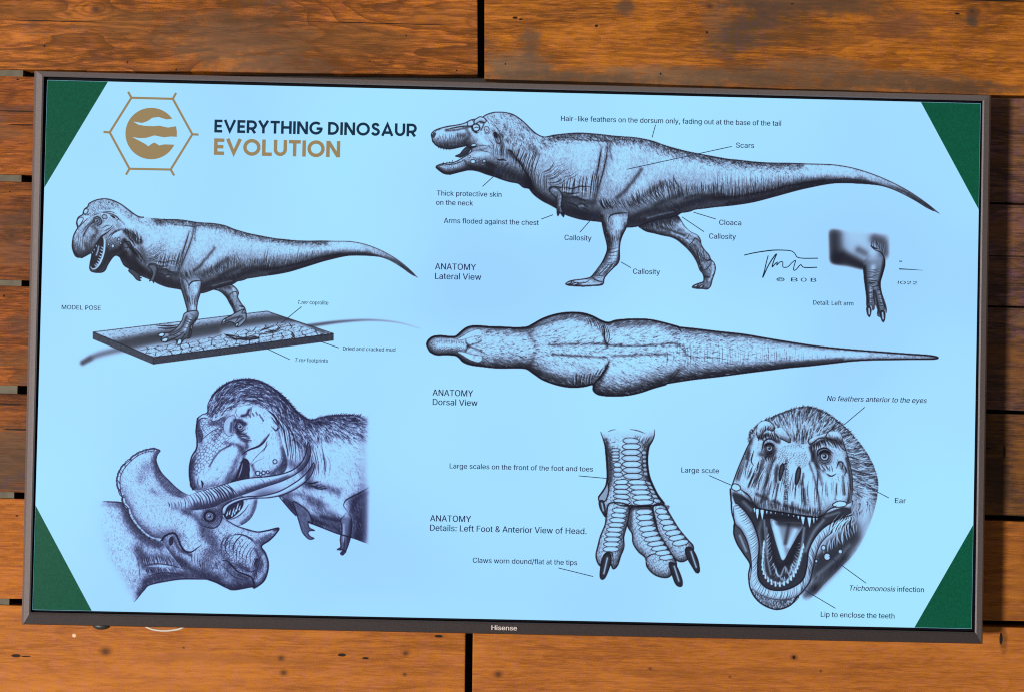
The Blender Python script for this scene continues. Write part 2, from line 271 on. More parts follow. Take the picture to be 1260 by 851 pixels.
class Canvas:
    def __init__(s, x0, y0, x1, y1, seed=1, ss=1.6):
        s.o = np.array([x0,y0],float); s.ss = ss; s.w = int((x1-x0)*ss); s.h = int((y1-y0)*ss)
        s.V = np.ones((s.h,s.w)); s.M = None; s.T = (1.,0.,0.); s.R = np.random.RandomState(seed)
        s.X, s.Y = np.meshgrid(x0+(np.arange(s.w)+.5)/ss, y0+(np.arange(s.h)+.5)/ss)
        s.A = np.zeros((s.h,s.w))
    def px(s, p):
        return (s.fwd(np.asarray(p,float))-s.o)*s.ss-.5
    def fwd(s, p):
        if len(s.T) == 3: return p*s.T[0]+[s.T[1],s.T[2]]
        k,x0,y0,X0,Y0,kx,ky,sh,t0,t1 = s.T; dx = p[:,0]-x0; dy = p[:,1]-y0
        return np.c_[X0+kx*dx+sh*dy, Y0+ky*dy+np.where(dx<0,t0,t1)*dx]
    def inv(s):
        if len(s.T) == 3: return (s.X-s.T[1])/s.T[0], (s.Y-s.T[2])/s.T[0]
        k,x0,y0,X0,Y0,kx,ky,sh,t0,t1 = s.T; dx = (s.X-X0)/kx; dy = (s.Y-Y0)/ky
        for _ in range(4): dx = (s.X-X0-sh*dy)/kx; dy = (s.Y-Y0-np.where(dx<0,t0,t1)*dx)/ky
        return x0+dx, y0+dy
    def mask(s, p):
        q = s.px(p); m = np.zeros((s.h,s.w)); sub = 3
        x1,y1 = q[:,0],q[:,1]; x2,y2 = np.roll(x1,-1),np.roll(y1,-1)
        for r in range(s.h):
            for k in range(sub):
                y = r-.5+(k+.5)/sub
                c = (y1<=y)!=(y2<=y)
                if not c.any(): continue
                xs = np.sort(x1[c]+(y-y1[c])/(y2[c]-y1[c])*(x2[c]-x1[c]))
                for a,b in zip(xs[::2], xs[1::2]):
                    a = max(a+.5,0); b = min(b+.5,s.w)
                    if b <= a: continue
                    ia,ib = int(a), int(b)
                    if ia == ib: m[r,ia] += (b-a)/sub
                    else:
                        m[r,ia] += (ia+1-a)/sub; m[r,ia+1:ib] += 1/sub
                        if ib < s.w: m[r,ib] += (b-ib)/sub
        return np.clip(m,0,1)
    def ap(s, cov, d, sl=None):
        """darken by d (lighten when d < 0) where cov, inside the clip mask"""
        V = s.V if sl is None else s.V[sl]
        if s.M is not None: cov = cov*(s.M if sl is None else s.M[sl])
        if d >= 0: V *= 1-d*cov
        else: V += (1-V)*(-d)*cov
    def tone(s, m, v):
        if s.M is not None: m = m*s.M
        s.V += (v-s.V)*m; s.A = np.maximum(s.A, m)
    def seg(s, acc, q0, q1, w0, w1, soft):
        w = max(w0,w1); e = w*2+1 if soft else w/2+1.5
        xa,xb = sorted((q0[0],q1[0])); ya,yb = sorted((q0[1],q1[1]))
        xa=max(int(xa-e),0); ya=max(int(ya-e),0); xb=min(int(xb+e)+2,s.w); yb=min(int(yb+e)+2,s.h)
        if xb<=xa or yb<=ya: return None
        X = np.arange(xa,xb)[None,:]; Y = np.arange(ya,yb)[:,None]
        dx,dy = q1-q0; L = dx*dx+dy*dy+1e-9
        t = np.clip(((X-q0[0])*dx+(Y-q0[1])*dy)/L,0,1)
        dist = np.sqrt((X-q0[0]-t*dx)**2+(Y-q0[1]-t*dy)**2); ww = w0+(w1-w0)*t
        c = np.exp(-(dist/(ww*.75+1e-6))**2) if soft else np.clip(ww/2+.5-dist,0,1)*np.minimum(ww,1)
        sl = (slice(ya,yb),slice(xa,xb))
        if acc is None: return c, sl
        acc[sl] = np.maximum(acc[sl], c)
    def stroke(s, p, w=1., d=.8, taper=(1,1), soft=False, jit=0):
        q = s.px(p); k = s.T[0]
        if jit: q = q+s.R.randn(*q.shape)*jit*s.ss*k
        n = len(q); u = np.linspace(0,1,n)
        prof = np.minimum(1, np.minimum(taper[0]+(1-taper[0])*u*3, taper[1]+(1-taper[1])*(1-u)*3))
        ww = np.maximum(w*s.ss*k*prof,.05); e = w*2*s.ss*k+3
        xa=max(int(q[:,0].min()-e),0); ya=max(int(q[:,1].min()-e),0); xb=min(int(q[:,0].max()+e)+2,s.w); yb=min(int(q[:,1].max()+e)+2,s.h)
        if xb<=xa or yb<=ya: return
        acc = np.zeros((s.h,s.w)) if n > 12 else np.zeros((s.h,s.w))
        for i in range(n-1): s.seg(acc, q[i], q[i+1], ww[i], ww[i+1], soft)
        sl = (slice(ya,yb),slice(xa,xb)); s.ap(acc[sl], d, sl)
    def line(s, t, w=1., d=.85, taper=(.3,.3), closed=False, jit=0): 
        p = S(t, closed)
        if closed: p = np.vstack([p,p[0]]); taper = (1,1)
        s.stroke(p, w, d, taper, False, jit)
    def soft(s, t, w, d, taper=(1,1)): s.stroke(resample(S(t), max(3,len(raw(t))*3)), w, d, taper, True)
    def poly(s, t, v, edge=1., ed=.85, smoothp=True, fade=None):
        p = S(t, True) if smoothp else raw(t)
        m = s.mask(p)
        if fade:                                  # melts into what it grows from: y from fade[0] (gone) to fade[1] (full)
            a,b = raw(fade)[:,1]; q = np.clip((s.inv()[1]-a)/(b-a),0,1); m = m*q*q*(3-2*q)
        s.tone(m, v)
        if fade:
            n = np.r_[p,p[:1]]; s.M = m; s.stroke(n, edge*2.2, ed); s.M = None
        elif edge: s.stroke(np.vstack([p,p[0]]), edge, ed)
        return m
    def rim(s, m, r, d, pw=1.5):
        b = blur(m, r*s.ss*s.T[0]); s.ap(np.clip((1-b)*2,0,1)**pw*m, d)
    def shade(s, m, dx, dy, r, d):
        """form shadow on the side the shift points away from"""
        k = s.ss*s.T[0]; sh = np.roll(np.roll(m, int(dy*k),0), int(dx*k),1)
        s.ap(np.clip(blur(m*(1-sh), r*k)*1.4,0,1)*m, d)
    def hatch(s, u, l, n, w=.9, d=.6, bend=0, jit=1., part=.0, taper=(.1,.1)):
        """n lines running from guide u to guide l"""
        U = resample(S(u), n); Lo = resample(S(l), n); R = s.R
        for a,b in zip(U,Lo):
            a = a+R.randn(2)*jit; b = b+R.randn(2)*jit
            if part: 
                t0 = R.rand()*part; t1 = 1-R.rand()*part; a,b = a+(b-a)*t0, a+(b-a)*t1
            v = b-a; mid = (a+b)/2+np.array([-v[1],v[0]])*(bend+R.randn()*.03)
            if s.R.rand() < .7: s.stroke(smooth([a+[w,.2],mid+[w,.2],b+[w,.2]],step=3), w*.9, -.45*min(1,d*1.5), taper)
            s.stroke(smooth([a,mid,b],step=3), w*(.7+R.rand()*.7), min(.95,d*(.75+R.rand()*.7)), taper)
    def form(s, m, d=.6, L=(-.3,-.62,.72), depth=.8, it=420):
        """rounded body shading: puff the outline up (Poisson inflation) and light it from L"""
        if s.M is not None: m = m*s.M
        D = 3 if m.sum() > 9000 else 2; H,W = (s.h//D)*D, (s.w//D)*D
        b = m[:H,:W].reshape(H//D,D,W//D,D).mean((1,3)); b = np.pad(b,1); u = np.zeros_like(b); k = (b > .35).astype(float)
        for _ in range(it): u[1:-1,1:-1] = (u[:-2,1:-1]+u[2:,1:-1]+u[1:-1,:-2]+u[1:-1,2:]+1)*.25*k[1:-1,1:-1]
        z = 2*np.sqrt(u)*depth; gy,gx = np.gradient(z); n = np.sqrt(gx*gx+gy*gy+1); l = np.array(L)/np.linalg.norm(L)
        f = np.clip((-gx*l[0]-gy*l[1]+l[2])/n, 0, 1)
        f = np.where(k > 0, f, 0); wsum = blur(k,1.2)+1e-6; f = blur(f,1.2)/wsum; f = np.minimum(f/.92, 1)
        iy = (np.arange(s.h)+.5)/D+.5; ix = (np.arange(s.w)+.5)/D+.5; y0 = np.clip(iy.astype(int),0,b.shape[0]-2); x0 = np.clip(ix.astype(int),0,b.shape[1]-2); fy = (iy-y0)[:,None]; fx = (ix-x0)[None]
        g = lambda a,c: f[np.ix_(y0+a,x0+c)]
        F = (g(0,0)*(1-fx)+g(0,1)*fx)*(1-fy)+(g(1,0)*(1-fx)+g(1,1)*fx)*fy
        s.V *= 1-d*(1-np.clip(F,0,1))*np.clip(m*1.02,0,1)
    def fur(s, m, n, guides, L=5, w=.9, d=.6, spread=.25, wmap=None, light=0., bend=.0):
        """guides: 'x,y,deg' triples in a frame; hair direction is interpolated between them"""
        P = []; fr = FR['X']
        for t in guides.split():
            if t in FR: fr = FR[t]
            else:
                x,y,g = map(float,t.split(',')); P.append((fr[0]+x/fr[2], fr[1]+y/fr[2], math.radians(g)))
        P = np.array(P); IX,IY = s.inv()
        W = m if wmap is None else m*wmap
        f = np.flatnonzero(W.ravel() > .02)
        if not len(f): return
        pr = W.ravel()[f]; pr = pr/pr.sum(); n = int(n*1.8); w *= .66; d *= .7; L *= 1.15
        for idx in s.R.choice(f, n, p=pr):
            x = IX.flat[idx]; y = IY.flat[idx]
            wt = 1/((P[:,0]-x)**2+(P[:,1]-y)**2+4)**1.5
            an = math.atan2((wt*np.sin(P[:,2])).sum(), (wt*np.cos(P[:,2])).sum())+s.R.randn()*spread
            ll = L*(.5+s.R.rand()); a = np.array([x,y]); e = a+ll*np.array([math.cos(an),math.sin(an)])
            mid = (a+e)/2+bend*ll*np.array([-math.sin(an),math.cos(an)])
            dd = -d if s.R.rand() < light else d
            s.strokefast([a,mid,e] if bend else [a,e], w*(.6+.7*s.R.rand()), max(-.9,min(.95,dd*(.75+.7*s.R.rand()))))
    def strokefast(s, p, w, d):
        q = s.px(np.array(p)); k = s.T[0]; n = len(q)-1
        for i in range(n):
            r = s.seg(None, q[i], q[i+1], w*s.ss*k*(1-i/n), w*s.ss*k*(1-(i+1)/n*.6), False)
            if r: s.ap(r[0], d, r[1])
    def noise(s, m, size, amp, ang=0, asp=1., seed=3):
        X,Y = s.inv(); a = math.radians(ang)
        U = (X*math.cos(a)+Y*math.sin(a))/(size*asp)+7.3; W = (-X*math.sin(a)+Y*math.cos(a))/size+3.1
        nz = .65*vnoise(U,W,seed)+.35*vnoise(U*2.1,W*2.1,seed+1)
        f = 1+amp*(nz-.5)*2
        mm = m if s.M is None else m*s.M
        s.V[:] = np.clip(s.V*(1+(f-1)*mm),0,1)
    def cells(s, m, size, d, ang=0, asp=1., lw=.22, seed=5):
        X,Y = s.inv(); a = math.radians(ang)
        U = (X*math.cos(a)+Y*math.sin(a))/(size*asp)+9; W = (-X*math.sin(a)+Y*math.cos(a))/size+9
        r = np.random.RandomState(seed).rand(64,64,2); ui = np.floor(U).astype(int); wi = np.floor(W).astype(int)
        f1 = np.full(U.shape,9.); f2 = f1.copy()
        for i in (-1,0,1):
            for jj in (-1,0,1):
                g = r[(wi+jj)%64,(ui+i)%64]; dd = np.hypot(ui+i+.15+.7*g[...,0]-U, wi+jj+.15+.7*g[...,1]-W)
                f2 = np.where(dd<f1, f1, np.minimum(f2,dd)); f1 = np.minimum(f1,dd)
        s.ap(np.clip(1-(f2-f1)/lw,0,1)*m, d)
    def eye(s, t, r, pup=.45):
        x,y = raw(t)[0]; an = np.linspace(0,2*math.pi,18)[:-1]; c = lambda q: np.c_[x+q*np.cos(an), y+q*np.sin(an)]
        s.stroke(np.array([[x,y],[x+.1,y]]), r*3.0, .5, (1,1), True)
        s.tone(s.mask(c(r)), .66); s.stroke(np.vstack([c(r),c(r)[:1]]), max(r*.22,.7), .9)
        s.tone(s.mask(c(r*pup)), .06)
        s.tone(s.mask(c(r*.18)-[r*.15,r*.15]), 1.)

def tone_curve(v):
    """printing contrast of the drawings"""
    v = np.clip(v,0,1); v = v+.085*np.sin(np.pi*np.clip((v-.48)/.52,0,1)); t = np.clip((v-.1)/.93,0,1); return np.where(v > .985, v, .7*v+.3*t*t*(3-2*t))
# ---------------------------------------------------------------- the walking theropod (shared by two drawings)
BACK = ('A 780,178 830,172 900,166 960,166 1020,170 1080,176 1150,184 B 464,76 520,85 560,95 600,110 660,128 720,143 780,155 850,168 920,180 '
        'C 100,113 200,124 300,130 400,131 500,135 600,138 680,149 740,163 800,182 860,205 920,232 980,263 1040,300 1100,343 1158,390 ')
UNDER = ('C 1130,378 1090,358 1040,327 980,294 920,266 860,247 800,239 740,235 680,232 620,233 560,241 500,253 440,266 380,282 300,304 200,330 100,346 0,356 '
         'B 800,412 755,417 735,425 712,430 690,433 668,447 640,455 600,462 560,472 520,485 490,495 465,500 440,502 400,500 340,485 305,476 270,472 220,466 180,456 140,442 '
         'A 820,626 760,592 720,572 680,545 655,522 635,495 ')

def leg_near(c, foot=True):
    m = c.poly('B 300,400 302,440 310,480 320,530 333,580 335,610 325,640 310,670 285,705 260,735 '
               + ('245,742 210,748 175,752 150,760 137,772 150,780 185,783 225,785 270,782 310,779 322,768 326,745 ' if foot else '262,752 290,775 318,765 326,745 ')
               + '345,720 370,695 390,675 398,650 398,615 400,580 410,545 425,515 435,490 440,450 440,425 380,395 300,395', .66, 1.2, fade='B 0,405 0,450')
    o = c.M; c.M = m
    c.form(m, .7, (.25,-.2,.9), .9); c.shade(m, 3, 0, 2, .3)
    c.soft('l 320,70 345,180 375,250 370,330', 3.6, .7); c.soft('l 350,360 330,430 260,520', 2.6, .5); c.soft('l 460,360 420,460 350,540', 2.2, .5); c.soft('l 505,150 470,230 450,300 455,400', 3, .55)
    c.soft('l 440,90 445,160', 5, -.6); c.soft('l 440,270 435,340 400,400', 2.6, -.5); c.soft('l 330,440 290,510', 2.2, -.35)
    c.line('l 372,120 374,80 400,58 450,48 525,46', 1.6, .9); c.line('l 405,200 400,260 390,310', 1, .6); c.line('l 470,180 465,240', 1, .55); c.line('l 350,180 372,260', 1, .6)
    c.line('l 350,345 400,352 455,335', 1, .65); c.line('l 345,365 395,378 450,370', .8, .55); c.line('l 340,330 400,325 450,312', .8, .5)
    c.hatch('l 380,200 450,190', 'l 390,320 440,320', 9, .7, .45); c.hatch('l 340,420 430,420', 'l 240,520 330,560', 11, .8, .5)
    c.hatch('l 340,400 300,470 240,540', 'l 450,400 400,480 330,560', 11, .7, .35, .08)
    c.fur(m, 420, 'l 440,100,85 420,300,88 380,430,120 270,540,140 180,590,170', 3, .7, .4, .3, None, .35); c.noise(m, 1.1, .22, 60, 2.5, 11)
    if foot:
        c.soft('l 50,600 140,612 230,612 320,600', 2, .6); c.soft('l 120,575 190,570 240,578', 2, -.5); c.soft('l 170,597 250,595 300,590', 1.8, -.5)
        c.line('l 235,530 262,560 300,575 335,578', 1.2, .8); c.line('l 90,575 140,590 200,580 240,550', .9, .8); c.line('l 140,610 138,590', .8, .8); c.line('l 225,612 222,590', .8, .7)
        for t in ('l 30,605 60,580 85,575 70,598', 'l 78,606 110,585 135,585 125,605'): c.poly(t, .28, .8)
        c.soft('l 50,590 75,582', .8, -.7); c.soft('l 100,597 125,590', .8, -.7)
    c.M = o
    return m

def leg_far(c, foot=True):
    m = c.poly('B 488,494 500,508 525,522 560,530 600,540 640,548 670,562 695,582 720,605 745,635 765,670 778,705 790,720 797,740 795,760 '
               + ('775,768 750,778 742,788 760,793 790,794 815,796 830,780 838,750 ' if foot else '800,775 820,778 836,756 ')
               + '850,715 852,690 845,670 830,655 822,635 800,610 785,585 780,560 765,540 740,528 718,512 700,490 685,465 668,447 600,440 520,460', .56, 1.2)
    o = c.M; c.M = m
    c.form(m, .65, (.2,-.3,.85), .9)
    c.soft('l 610,150 720,120 850,95 930,70', 7, .65); c.soft('l 640,170 780,215 900,250 960,290', 3, .55); c.soft('l 760,150 850,180 960,220', 2, .5)
    c.soft('l 930,130 1000,190 1050,215', 4, -.6); c.soft('l 860,200 950,235 1000,270', 2.2, -.4); c.soft('l 1040,300 1100,400', 3, .35)
    c.soft('l 1090,330 1110,380', 1.8, -.5); c.soft('l 1180,430 1180,500 1150,570', 2.2, -.45); c.soft('l 1000,310 1060,400 1100,490', 2, .5)
    c.hatch('l 700,110 860,80', 'l 720,180 900,170', 16, .9, .45, .1); c.line('l 985,300 1020,270 1040,240 1060,250 1090,285', 1.1, .8)
    c.line('l 640,150 660,185', 1.4, -.6); c.line('l 665,140 680,180', 1.2, -.4); c.line('l 1025,215 1040,260', .9, .6); c.line('l 1000,200 980,240 940,250', .9, .5)
    c.line('l 1085,490 1130,480 1170,430', 1, .7); c.line('l 1110,400 1140,415 1165,400', 2, .85); c.line('l 1130,390 1145,400', 1.3, .9)
    c.hatch('l 1030,300 1100,310', 'l 1080,480 1140,420', 10, .8, .5); c.fur(m, 420, 'l 700,140,60 900,170,35 1050,300,60 1120,430,70 1150,550,110', 3, .7, .42, .3, None, .35); c.noise(m, 1.1, .25, 40, 2.2, 15)
    if foot:
        c.soft('l 1110,540 1150,540', 2, .6); c.line('l 1075,600 1100,570 1110,530', 1, .8); c.line('l 1105,625 1120,590', .9, .8)
        for t in ('l 1020,630 1035,605 1065,598 1060,625', 'l 1068,630 1085,605 1105,605 1098,630'): c.poly(t, .25, .8)
        c.soft('l 1040,612 1055,606', .8, -.7); c.soft('l 1085,618 1095,610', .8, -.7)
    c.M = o
    return m

def rex_body(c, m):
    """tone, folds and feathers of trunk and tail inside the outline mask m"""
    o = c.M; c.M = m
    c.form(m, .72, (-.22,-.75,.62)); c.rim(m, 1.6, .3)
    # under side of the tail, belly and chest
    c.soft('C 1120,362 1040,316 980,281 900,254 840,238 740,226 640,224 540,235 440,258 340,285 200,318 60,340', 3.4, .62)
    c.soft('C 0,310 100,305 200,290 300,270 400,246 480,232 560,222', 4.2, .6)
    c.soft('b 320,770 480,710 620,690 720,680 800,650 900,620 1010,600 1135,590 C 120,310', 6, .5, (.8,.3))
    c.soft('b 320,800 480,790 600,760 720,720', 6, .45); c.soft('b 470,770 580,740 700,715', 1.6, -.3)
    c.soft('c 760,740 640,720 540,700 470,650 400,600', 9, .45); c.soft('c 680,760 560,725 430,690 330,640 230,590 130,520 60,430', 6, .4)
    c.soft('c 690,620 600,600 500,570 420,560', 6, .5); c.soft('A 620,430 660,500 730,560 800,600', 6, .5)
    # thigh
    c.soft('b 120,90 120,180 105,290 70,420 40,520 15,620', 3.6, .33); c.soft('b 150,110 150,200 165,260', 2.4, .35); c.soft('b 70,150 50,290 20,420', 3, .35)
    c.soft('b 420,345 385,400 330,470 265,545 210,590', 3.6, .5)
    c.soft('b 600,470 500,540 400,600 330,650', 5, .4); c.soft('b 780,560 650,610 540,660', 5, .5); c.soft('C 60,312 b 1130,560 1000,575 900,570 800,600', 4, .5, (.3,.6))
    c.soft('b 300,150 280,250 200,420', 14, -.55); c.soft('b 600,300 480,400 380,520', 10, -.5); c.soft('b 800,330 700,330', 9, -.4)
    c.soft('C 60,200 200,195 400,180 560,170 700,180', 7, -.55); c.soft('C 800,215 900,250 1000,305', 3, -.3)
    c.soft('c 620,110 560,180 600,260', 14, -.5); c.soft('c 380,180 330,270', 8, -.25)
    c.line('b 125,95 122,180 105,290 72,420 42,520 18,620', 1.2, .7, jit=.15); c.line('b 75,160 55,270 30,400 8,500 -10,600', 1.1, .75, jit=.15)
    c.line('c 680,230 672,290', .9, .6); c.line('c 770,110 755,200 735,330', 1, .6); c.line('c 700,310 680,420 665,580', 1.2, .7); c.line('c 735,400 715,500 700,590', 1, .6)
    c.hatch('c 420,350 560,330 680,300 760,260', 'c 400,560 560,600 660,610 730,600', 15, .9, .6, .02, 1., .25)
    c.hatch('c 200,330 215,380 235,430 265,480', 'c 330,210 430,300 450,370 440,440', 13, .8, .5, .14, .6)
    c.hatch('c 300,240 340,300 420,390', 'c 430,220 500,260 560,330', 8, .7, .35, .1, 1.)
    for t in ('c 360,468 430,475 490,482 560,468 620,460 680,470', 'c 470,570 540,562 590,590 650,600', 'c 400,520 480,530 560,520', 'c 540,640 590,625 650,660', 'c 430,610 500,625 540,650 560,700', 'c 590,660 640,690 620,730'):
        c.line(t, 1.6, .65, jit=.3)
    for t in ('c 410,500 480,510', 'c 500,545 560,540', 'c 590,510 640,520', 'c 600,570 650,575', 'c 560,650 600,650'): c.soft(t, 1.2, -.35)
    # creases at the back of the thigh
    c.hatch('b 90,560 200,560 320,530 450,470 560,410 660,380 760,440 850,430 960,440 1135,440', 'b 180,720 320,700 420,690 520,650 610,650 730,650 830,620 930,600 1020,590 1135,580', 100, .7, .6, .03, 1.3, .3)
    c.hatch('b 560,420 700,390', 'b 640,560 790,520', 9, .8, .4, .02, 1); c.hatch('b 520,640 720,620', 'b 620,720 780,690', 12, .8, .45, 0, 1)
    c.hatch('b 45,600 70,590 120,600', 'b 120,720 150,705 200,700', 7, 1.1, .75, .12, .6); c.line('b 130,790 135,750 165,735 220,722 305,722', 1.8, .9)
    c.hatch('b 300,640 360,610 460,570 560,520', 'b 380,700 460,660 560,640 640,590', 12, 1.1, .6, .03, 1.2)
    # tail rings
    c.hatch('C 0,130 100,145 250,150 400,165 520,190', 'C 0,310 100,300 250,278 400,250 520,225', 60, .65, .36, 0, 1., .35)
    c.hatch('C 0,230 100,235 250,230 400,215', 'C 0,330 100,325 250,295 400,258', 48, .8, .55, 0, 1., .3)
    c.line('C 0,305 100,303 200,287 300,268 360,250 420,240 480,230 560,219 680,212 780,219', 1.5, .6, jit=.4)
    # scars
    for t in ('b 240,320 238,355', 'b 265,335 255,388', 'b 290,350 280,392', 'b 305,392 302,408'): c.line(t, .9, .9)
    # skin
    c.fur(m, 2600, 'b 100,400,100 300,300,110 600,300,95 900,350,88 1100,300,88 C 300,180,92 600,180,110 900,240,140 c 500,300,80 300,300,150 600,600,60 200,480,60', 2.6, .7, .3, .25, None, .35)
    # feathers
    g = 'A 700,200,35 900,200,30 1100,210,60 800,300,45 B 400,90,60 520,130,65 650,150,40 800,170,15 C 100,130,8 300,140,5 '
    back = S(BACK); k = c.T[0]
    band = np.zeros_like(c.V); tmp = c.M; c.M = None
    q = c.px(back[:int(len(back)*.62)]); 
    for a,b in zip(q[:-1:3], q[3::3]): c.seg(band, a, b, 13*c.ss*k, 13*c.ss*k, True)
    c.M = tmp
    near = band**2
    c.ap(near*.8, .34); c.fur(m, 1500, g, 3.6, .8, .62, .5, near, .25); c.fur(m, 1300, g, 3.2, .75, .4, .5, band, .3)
    c.line('A 760,200 860,190 940,205 1010,208 1090,215 b 120,100 180,90 260,85 330,92 420,105', 1.3, .5, jit=.5)
    c.cells(m, 1.6, .22, 30, 1.3, .3, 51); c.noise(m, .8, .2, 75, 2.5, 21); c.noise(m, 2., .12, 60, 2, 22)
    c.M = o
    # shaggy edge along the back
    n = int(len(back)*.5)
    for p in back[:n:2]: c.strokefast([p+[0,1], p+[1.2+c.R.rand(), -.8-c.R.rand()*.8]], .9, .6)
    c.stroke(back, 1.1, .85, (1,.6)); c.stroke(S(UNDER), 1.2, .9, (.6,1))

def draw_side_view():
    c = Canvas(526,134,1160,360,11)
    leg_far(c)
    HEADU = 'A 52,178 55,165 72,150 100,138 150,125 200,118 245,108 268,97 290,86 315,82 340,68 358,70 375,58 410,45 450,40 500,44 540,55 580,80 615,110 650,145 680,170 710,185 735,188 '
    JAW = 'A 600,488 570,465 520,455 470,440 430,425 380,410 330,392 280,385 240,392 200,402 165,410 130,405 105,390 82,370 84,360 110,350 140,345 190,338 230,318 265,295 292,272 285,250 265,241 235,246 200,254 170,259 140,258 110,252 80,238 60,215'
    m = c.mask(S(HEADU+BACK+UNDER+JAW, True)); c.tone(m, .92)
    rex_body(c, m)
    c.M = m
    # neck: dark throat, folds
    c.soft('A 400,360 460,380 520,400 580,430 640,490', 7, .4); c.soft('A 300,378 380,395 460,425', 4, .6); c.soft('A 510,275 550,310 590,350 625,420 650,490', 3.5, .6)
    c.soft('A 440,60 520,90 580,150 640,220', 8, -.35); c.soft('A 690,290 640,250', 5, .3); c.soft('A 420,150 460,230', 4, .3)
    c.hatch('A 440,180 510,200 580,235 660,260 720,280', 'A 425,340 480,345 540,380 600,440 650,470', 34, .75, .55, .03, 1.2, .3)
    c.hatch('A 560,240 640,250 700,260', 'A 540,330 610,350 670,350', 16, .7, .45, .03, 1., .3); c.hatch('A 640,330 700,370 740,400', 'A 640,450 690,500 740,520', 9, .8, .5, .05, .7)
    for t in ('A 500,265 525,270 550,300', 'A 540,300 580,340 600,385', 'A 600,380 640,440 650,490', 'A 440,320 500,330'): c.line(t, 2, .8, jit=.3)
    th = c.mask(S('A 400,345 500,340 600,400 640,490 560,465 440,430 330,395', True)); c.cells(th, 2.6, .5, 25, 2., .25, 8)
    c.fur(m, 900, 'A 400,70,60 460,60,35 540,80,45 600,130,50 680,190,40 520,180,80 620,220,70', 3.6, .75, .5, .4, c.mask(S('A 380,60 450,42 540,55 620,115 735,188 780,240 640,270 480,200 430,110', True)), .25)
    # skull
    c.soft('a 420,240 450,300 400,360 420,400', 3.2, .42); c.soft('a 200,245 300,240 400,220 470,200', 2.2, .55); c.soft('a 60,390 150,412 290,410 390,385 450,380', 2., .3)
    c.soft('a 340,300 400,290', 4, .35); c.soft('a 120,300 220,310', 5, -.35); c.soft('a 560,320 620,380', 5, -.55); c.soft('a 520,500 640,490', 4, -.45)
    c.hatch('a 130,270 240,250 400,250', 'a 100,370 240,390 400,360', 30, .6, .5, -.03, .7, .4); c.hatch('a 80,350 240,380 420,370', 'a 90,400 250,410 430,385', 26, .7, .55, 0, .4)
    c.line('a 200,235 300,215 400,200 470,205', 1.5, .85); c.line('a 120,225 180,215 260,200 340,185', .8, .6); c.line('a 60,300 100,250 180,225', .8, .5)
    for t in ('a 270,225 310,205', 'a 380,215 410,185', 'a 220,215 250,190', 'a 320,205 345,185'): c.line(t, .9, .7)
    c.poly('a 428,190 430,155 460,135 492,148 490,190 450,200', .76, .9); b_ = c.poly('a 495,165 515,120 560,100 600,112 625,150 600,165 570,150 540,160 510,180', .86, 1.); c.M = b_*m; c.shade(b_, 0, -2, 1.6, .5); c.M = m
    c.soft('a 560,165 600,170 570,240', 1.6, .6); c.soft('a 470,200 480,240 520,265', 1.6, .7)
    c.poly('a 480,220 485,190 515,178 545,190 555,225 535,250 500,250', .84, 1.5); c.line('a 490,225 520,210 548,222', 1.1, .85); c.line('a 500,195 530,195', .7, .6); c.line('a 490,262 530,272 560,250', .9, .7)
    c.poly('a 605,240 612,205 640,208 655,235 645,265 620,268', .76, .9, .7); c.line('a 595,250 610,275 650,280 670,240', .8, .6); c.soft('a 625,235 635,245', 1, .5)
    c.poly('a 62,300 75,270 95,275 85,305 70,320', .3, .7); c.soft('a 45,320 60,380', 2, .45)
    c.poly('a 700,275 720,265 740,300 735,325 712,310', .1, .8); c.line('a 690,240 720,255 755,300 775,370 740,380 715,330 690,290', 1, .8); c.soft('a 760,330 765,365', 1, -.5)
    for t in ('a 620,110 690,160 740,230 790,300 800,380', 'a 600,105 640,150 660,190', 'a 660,160 720,210', 'a 650,340 690,380 700,420', 'a 690,320 700,350', 'a 530,410 590,400 650,410 680,390', 'a 540,440 600,440 640,420', 'a 470,465 540,450 620,465 700,490', 'a 600,500 620,480', 'a 640,390 660,420 690,440', 'a 560,270 590,330', 'a 640,300 680,350'):
        c.line(t, .85, .6)
    c.soft('a 750,300 800,400 790,500', 3, .35)
    c.poly('a 462,400 490,385 520,392 515,405 480,412', .97, .9); c.line('a 440,405 470,425 530,410', 1.6, .85)
    c.M = None
    c.poly('a 298,514 350,488 375,455 420,415 450,425 462,440 440,475 400,505 355,528 330,522', .2, .9)
    c.line('a 380,470 420,440', 1.6, -.4); c.line('a 330,510 370,490', 1, -.3)
    c.M = m
    c.soft('a 120,640 200,690 300,680 420,650', 3.2, .6); c.soft('a 460,620 560,650 680,680', 4, .6); c.soft('a 640,590 700,620', 4, .5); c.soft('a 400,560 430,620', 3, .4)
    c.line('a 110,620 180,605 260,600 340,580 400,545', 1.3, .75, jit=.2); c.line('a 150,595 300,565 380,530', .8, .4)
    jm = c.mask(S('a 130,620 300,590 440,520 640,560 700,680 450,660 250,700 170,690', True)); c.cells(jm, 1.7, .5, -10, 1.4, .3, 9)
    for t,r in (('a 485,570',3.1),('a 602,565',2),('a 445,515',1.9),('a 590,600',1.2)):
        x,y = raw(t)[0]; an = np.linspace(0,6.283,12)[:-1]; e = np.c_[x+r*np.cos(an), y+r*.75*np.sin(an)]
        c.tone(c.mask(e), .8); c.stroke(np.vstack([e,e[:1]]), .8, .7)
    c.M = None
    for x,y,l in ((125,425,12),(148,432,14),(178,438,18),(205,440,16),(243,438,22),(288,428,12),(225,438,12)): c.line('a %d,%d %d,%d'%(x,y-6,x+2,y+l), 1.4, .85, (1,.2))
    for x,y in ((160,590),(175,580),(210,578),(240,572),(270,560)): c.line('a %d,%d %d,%d'%(x,y+8,x+3,y-10), 1.2, .8, (1,.2))
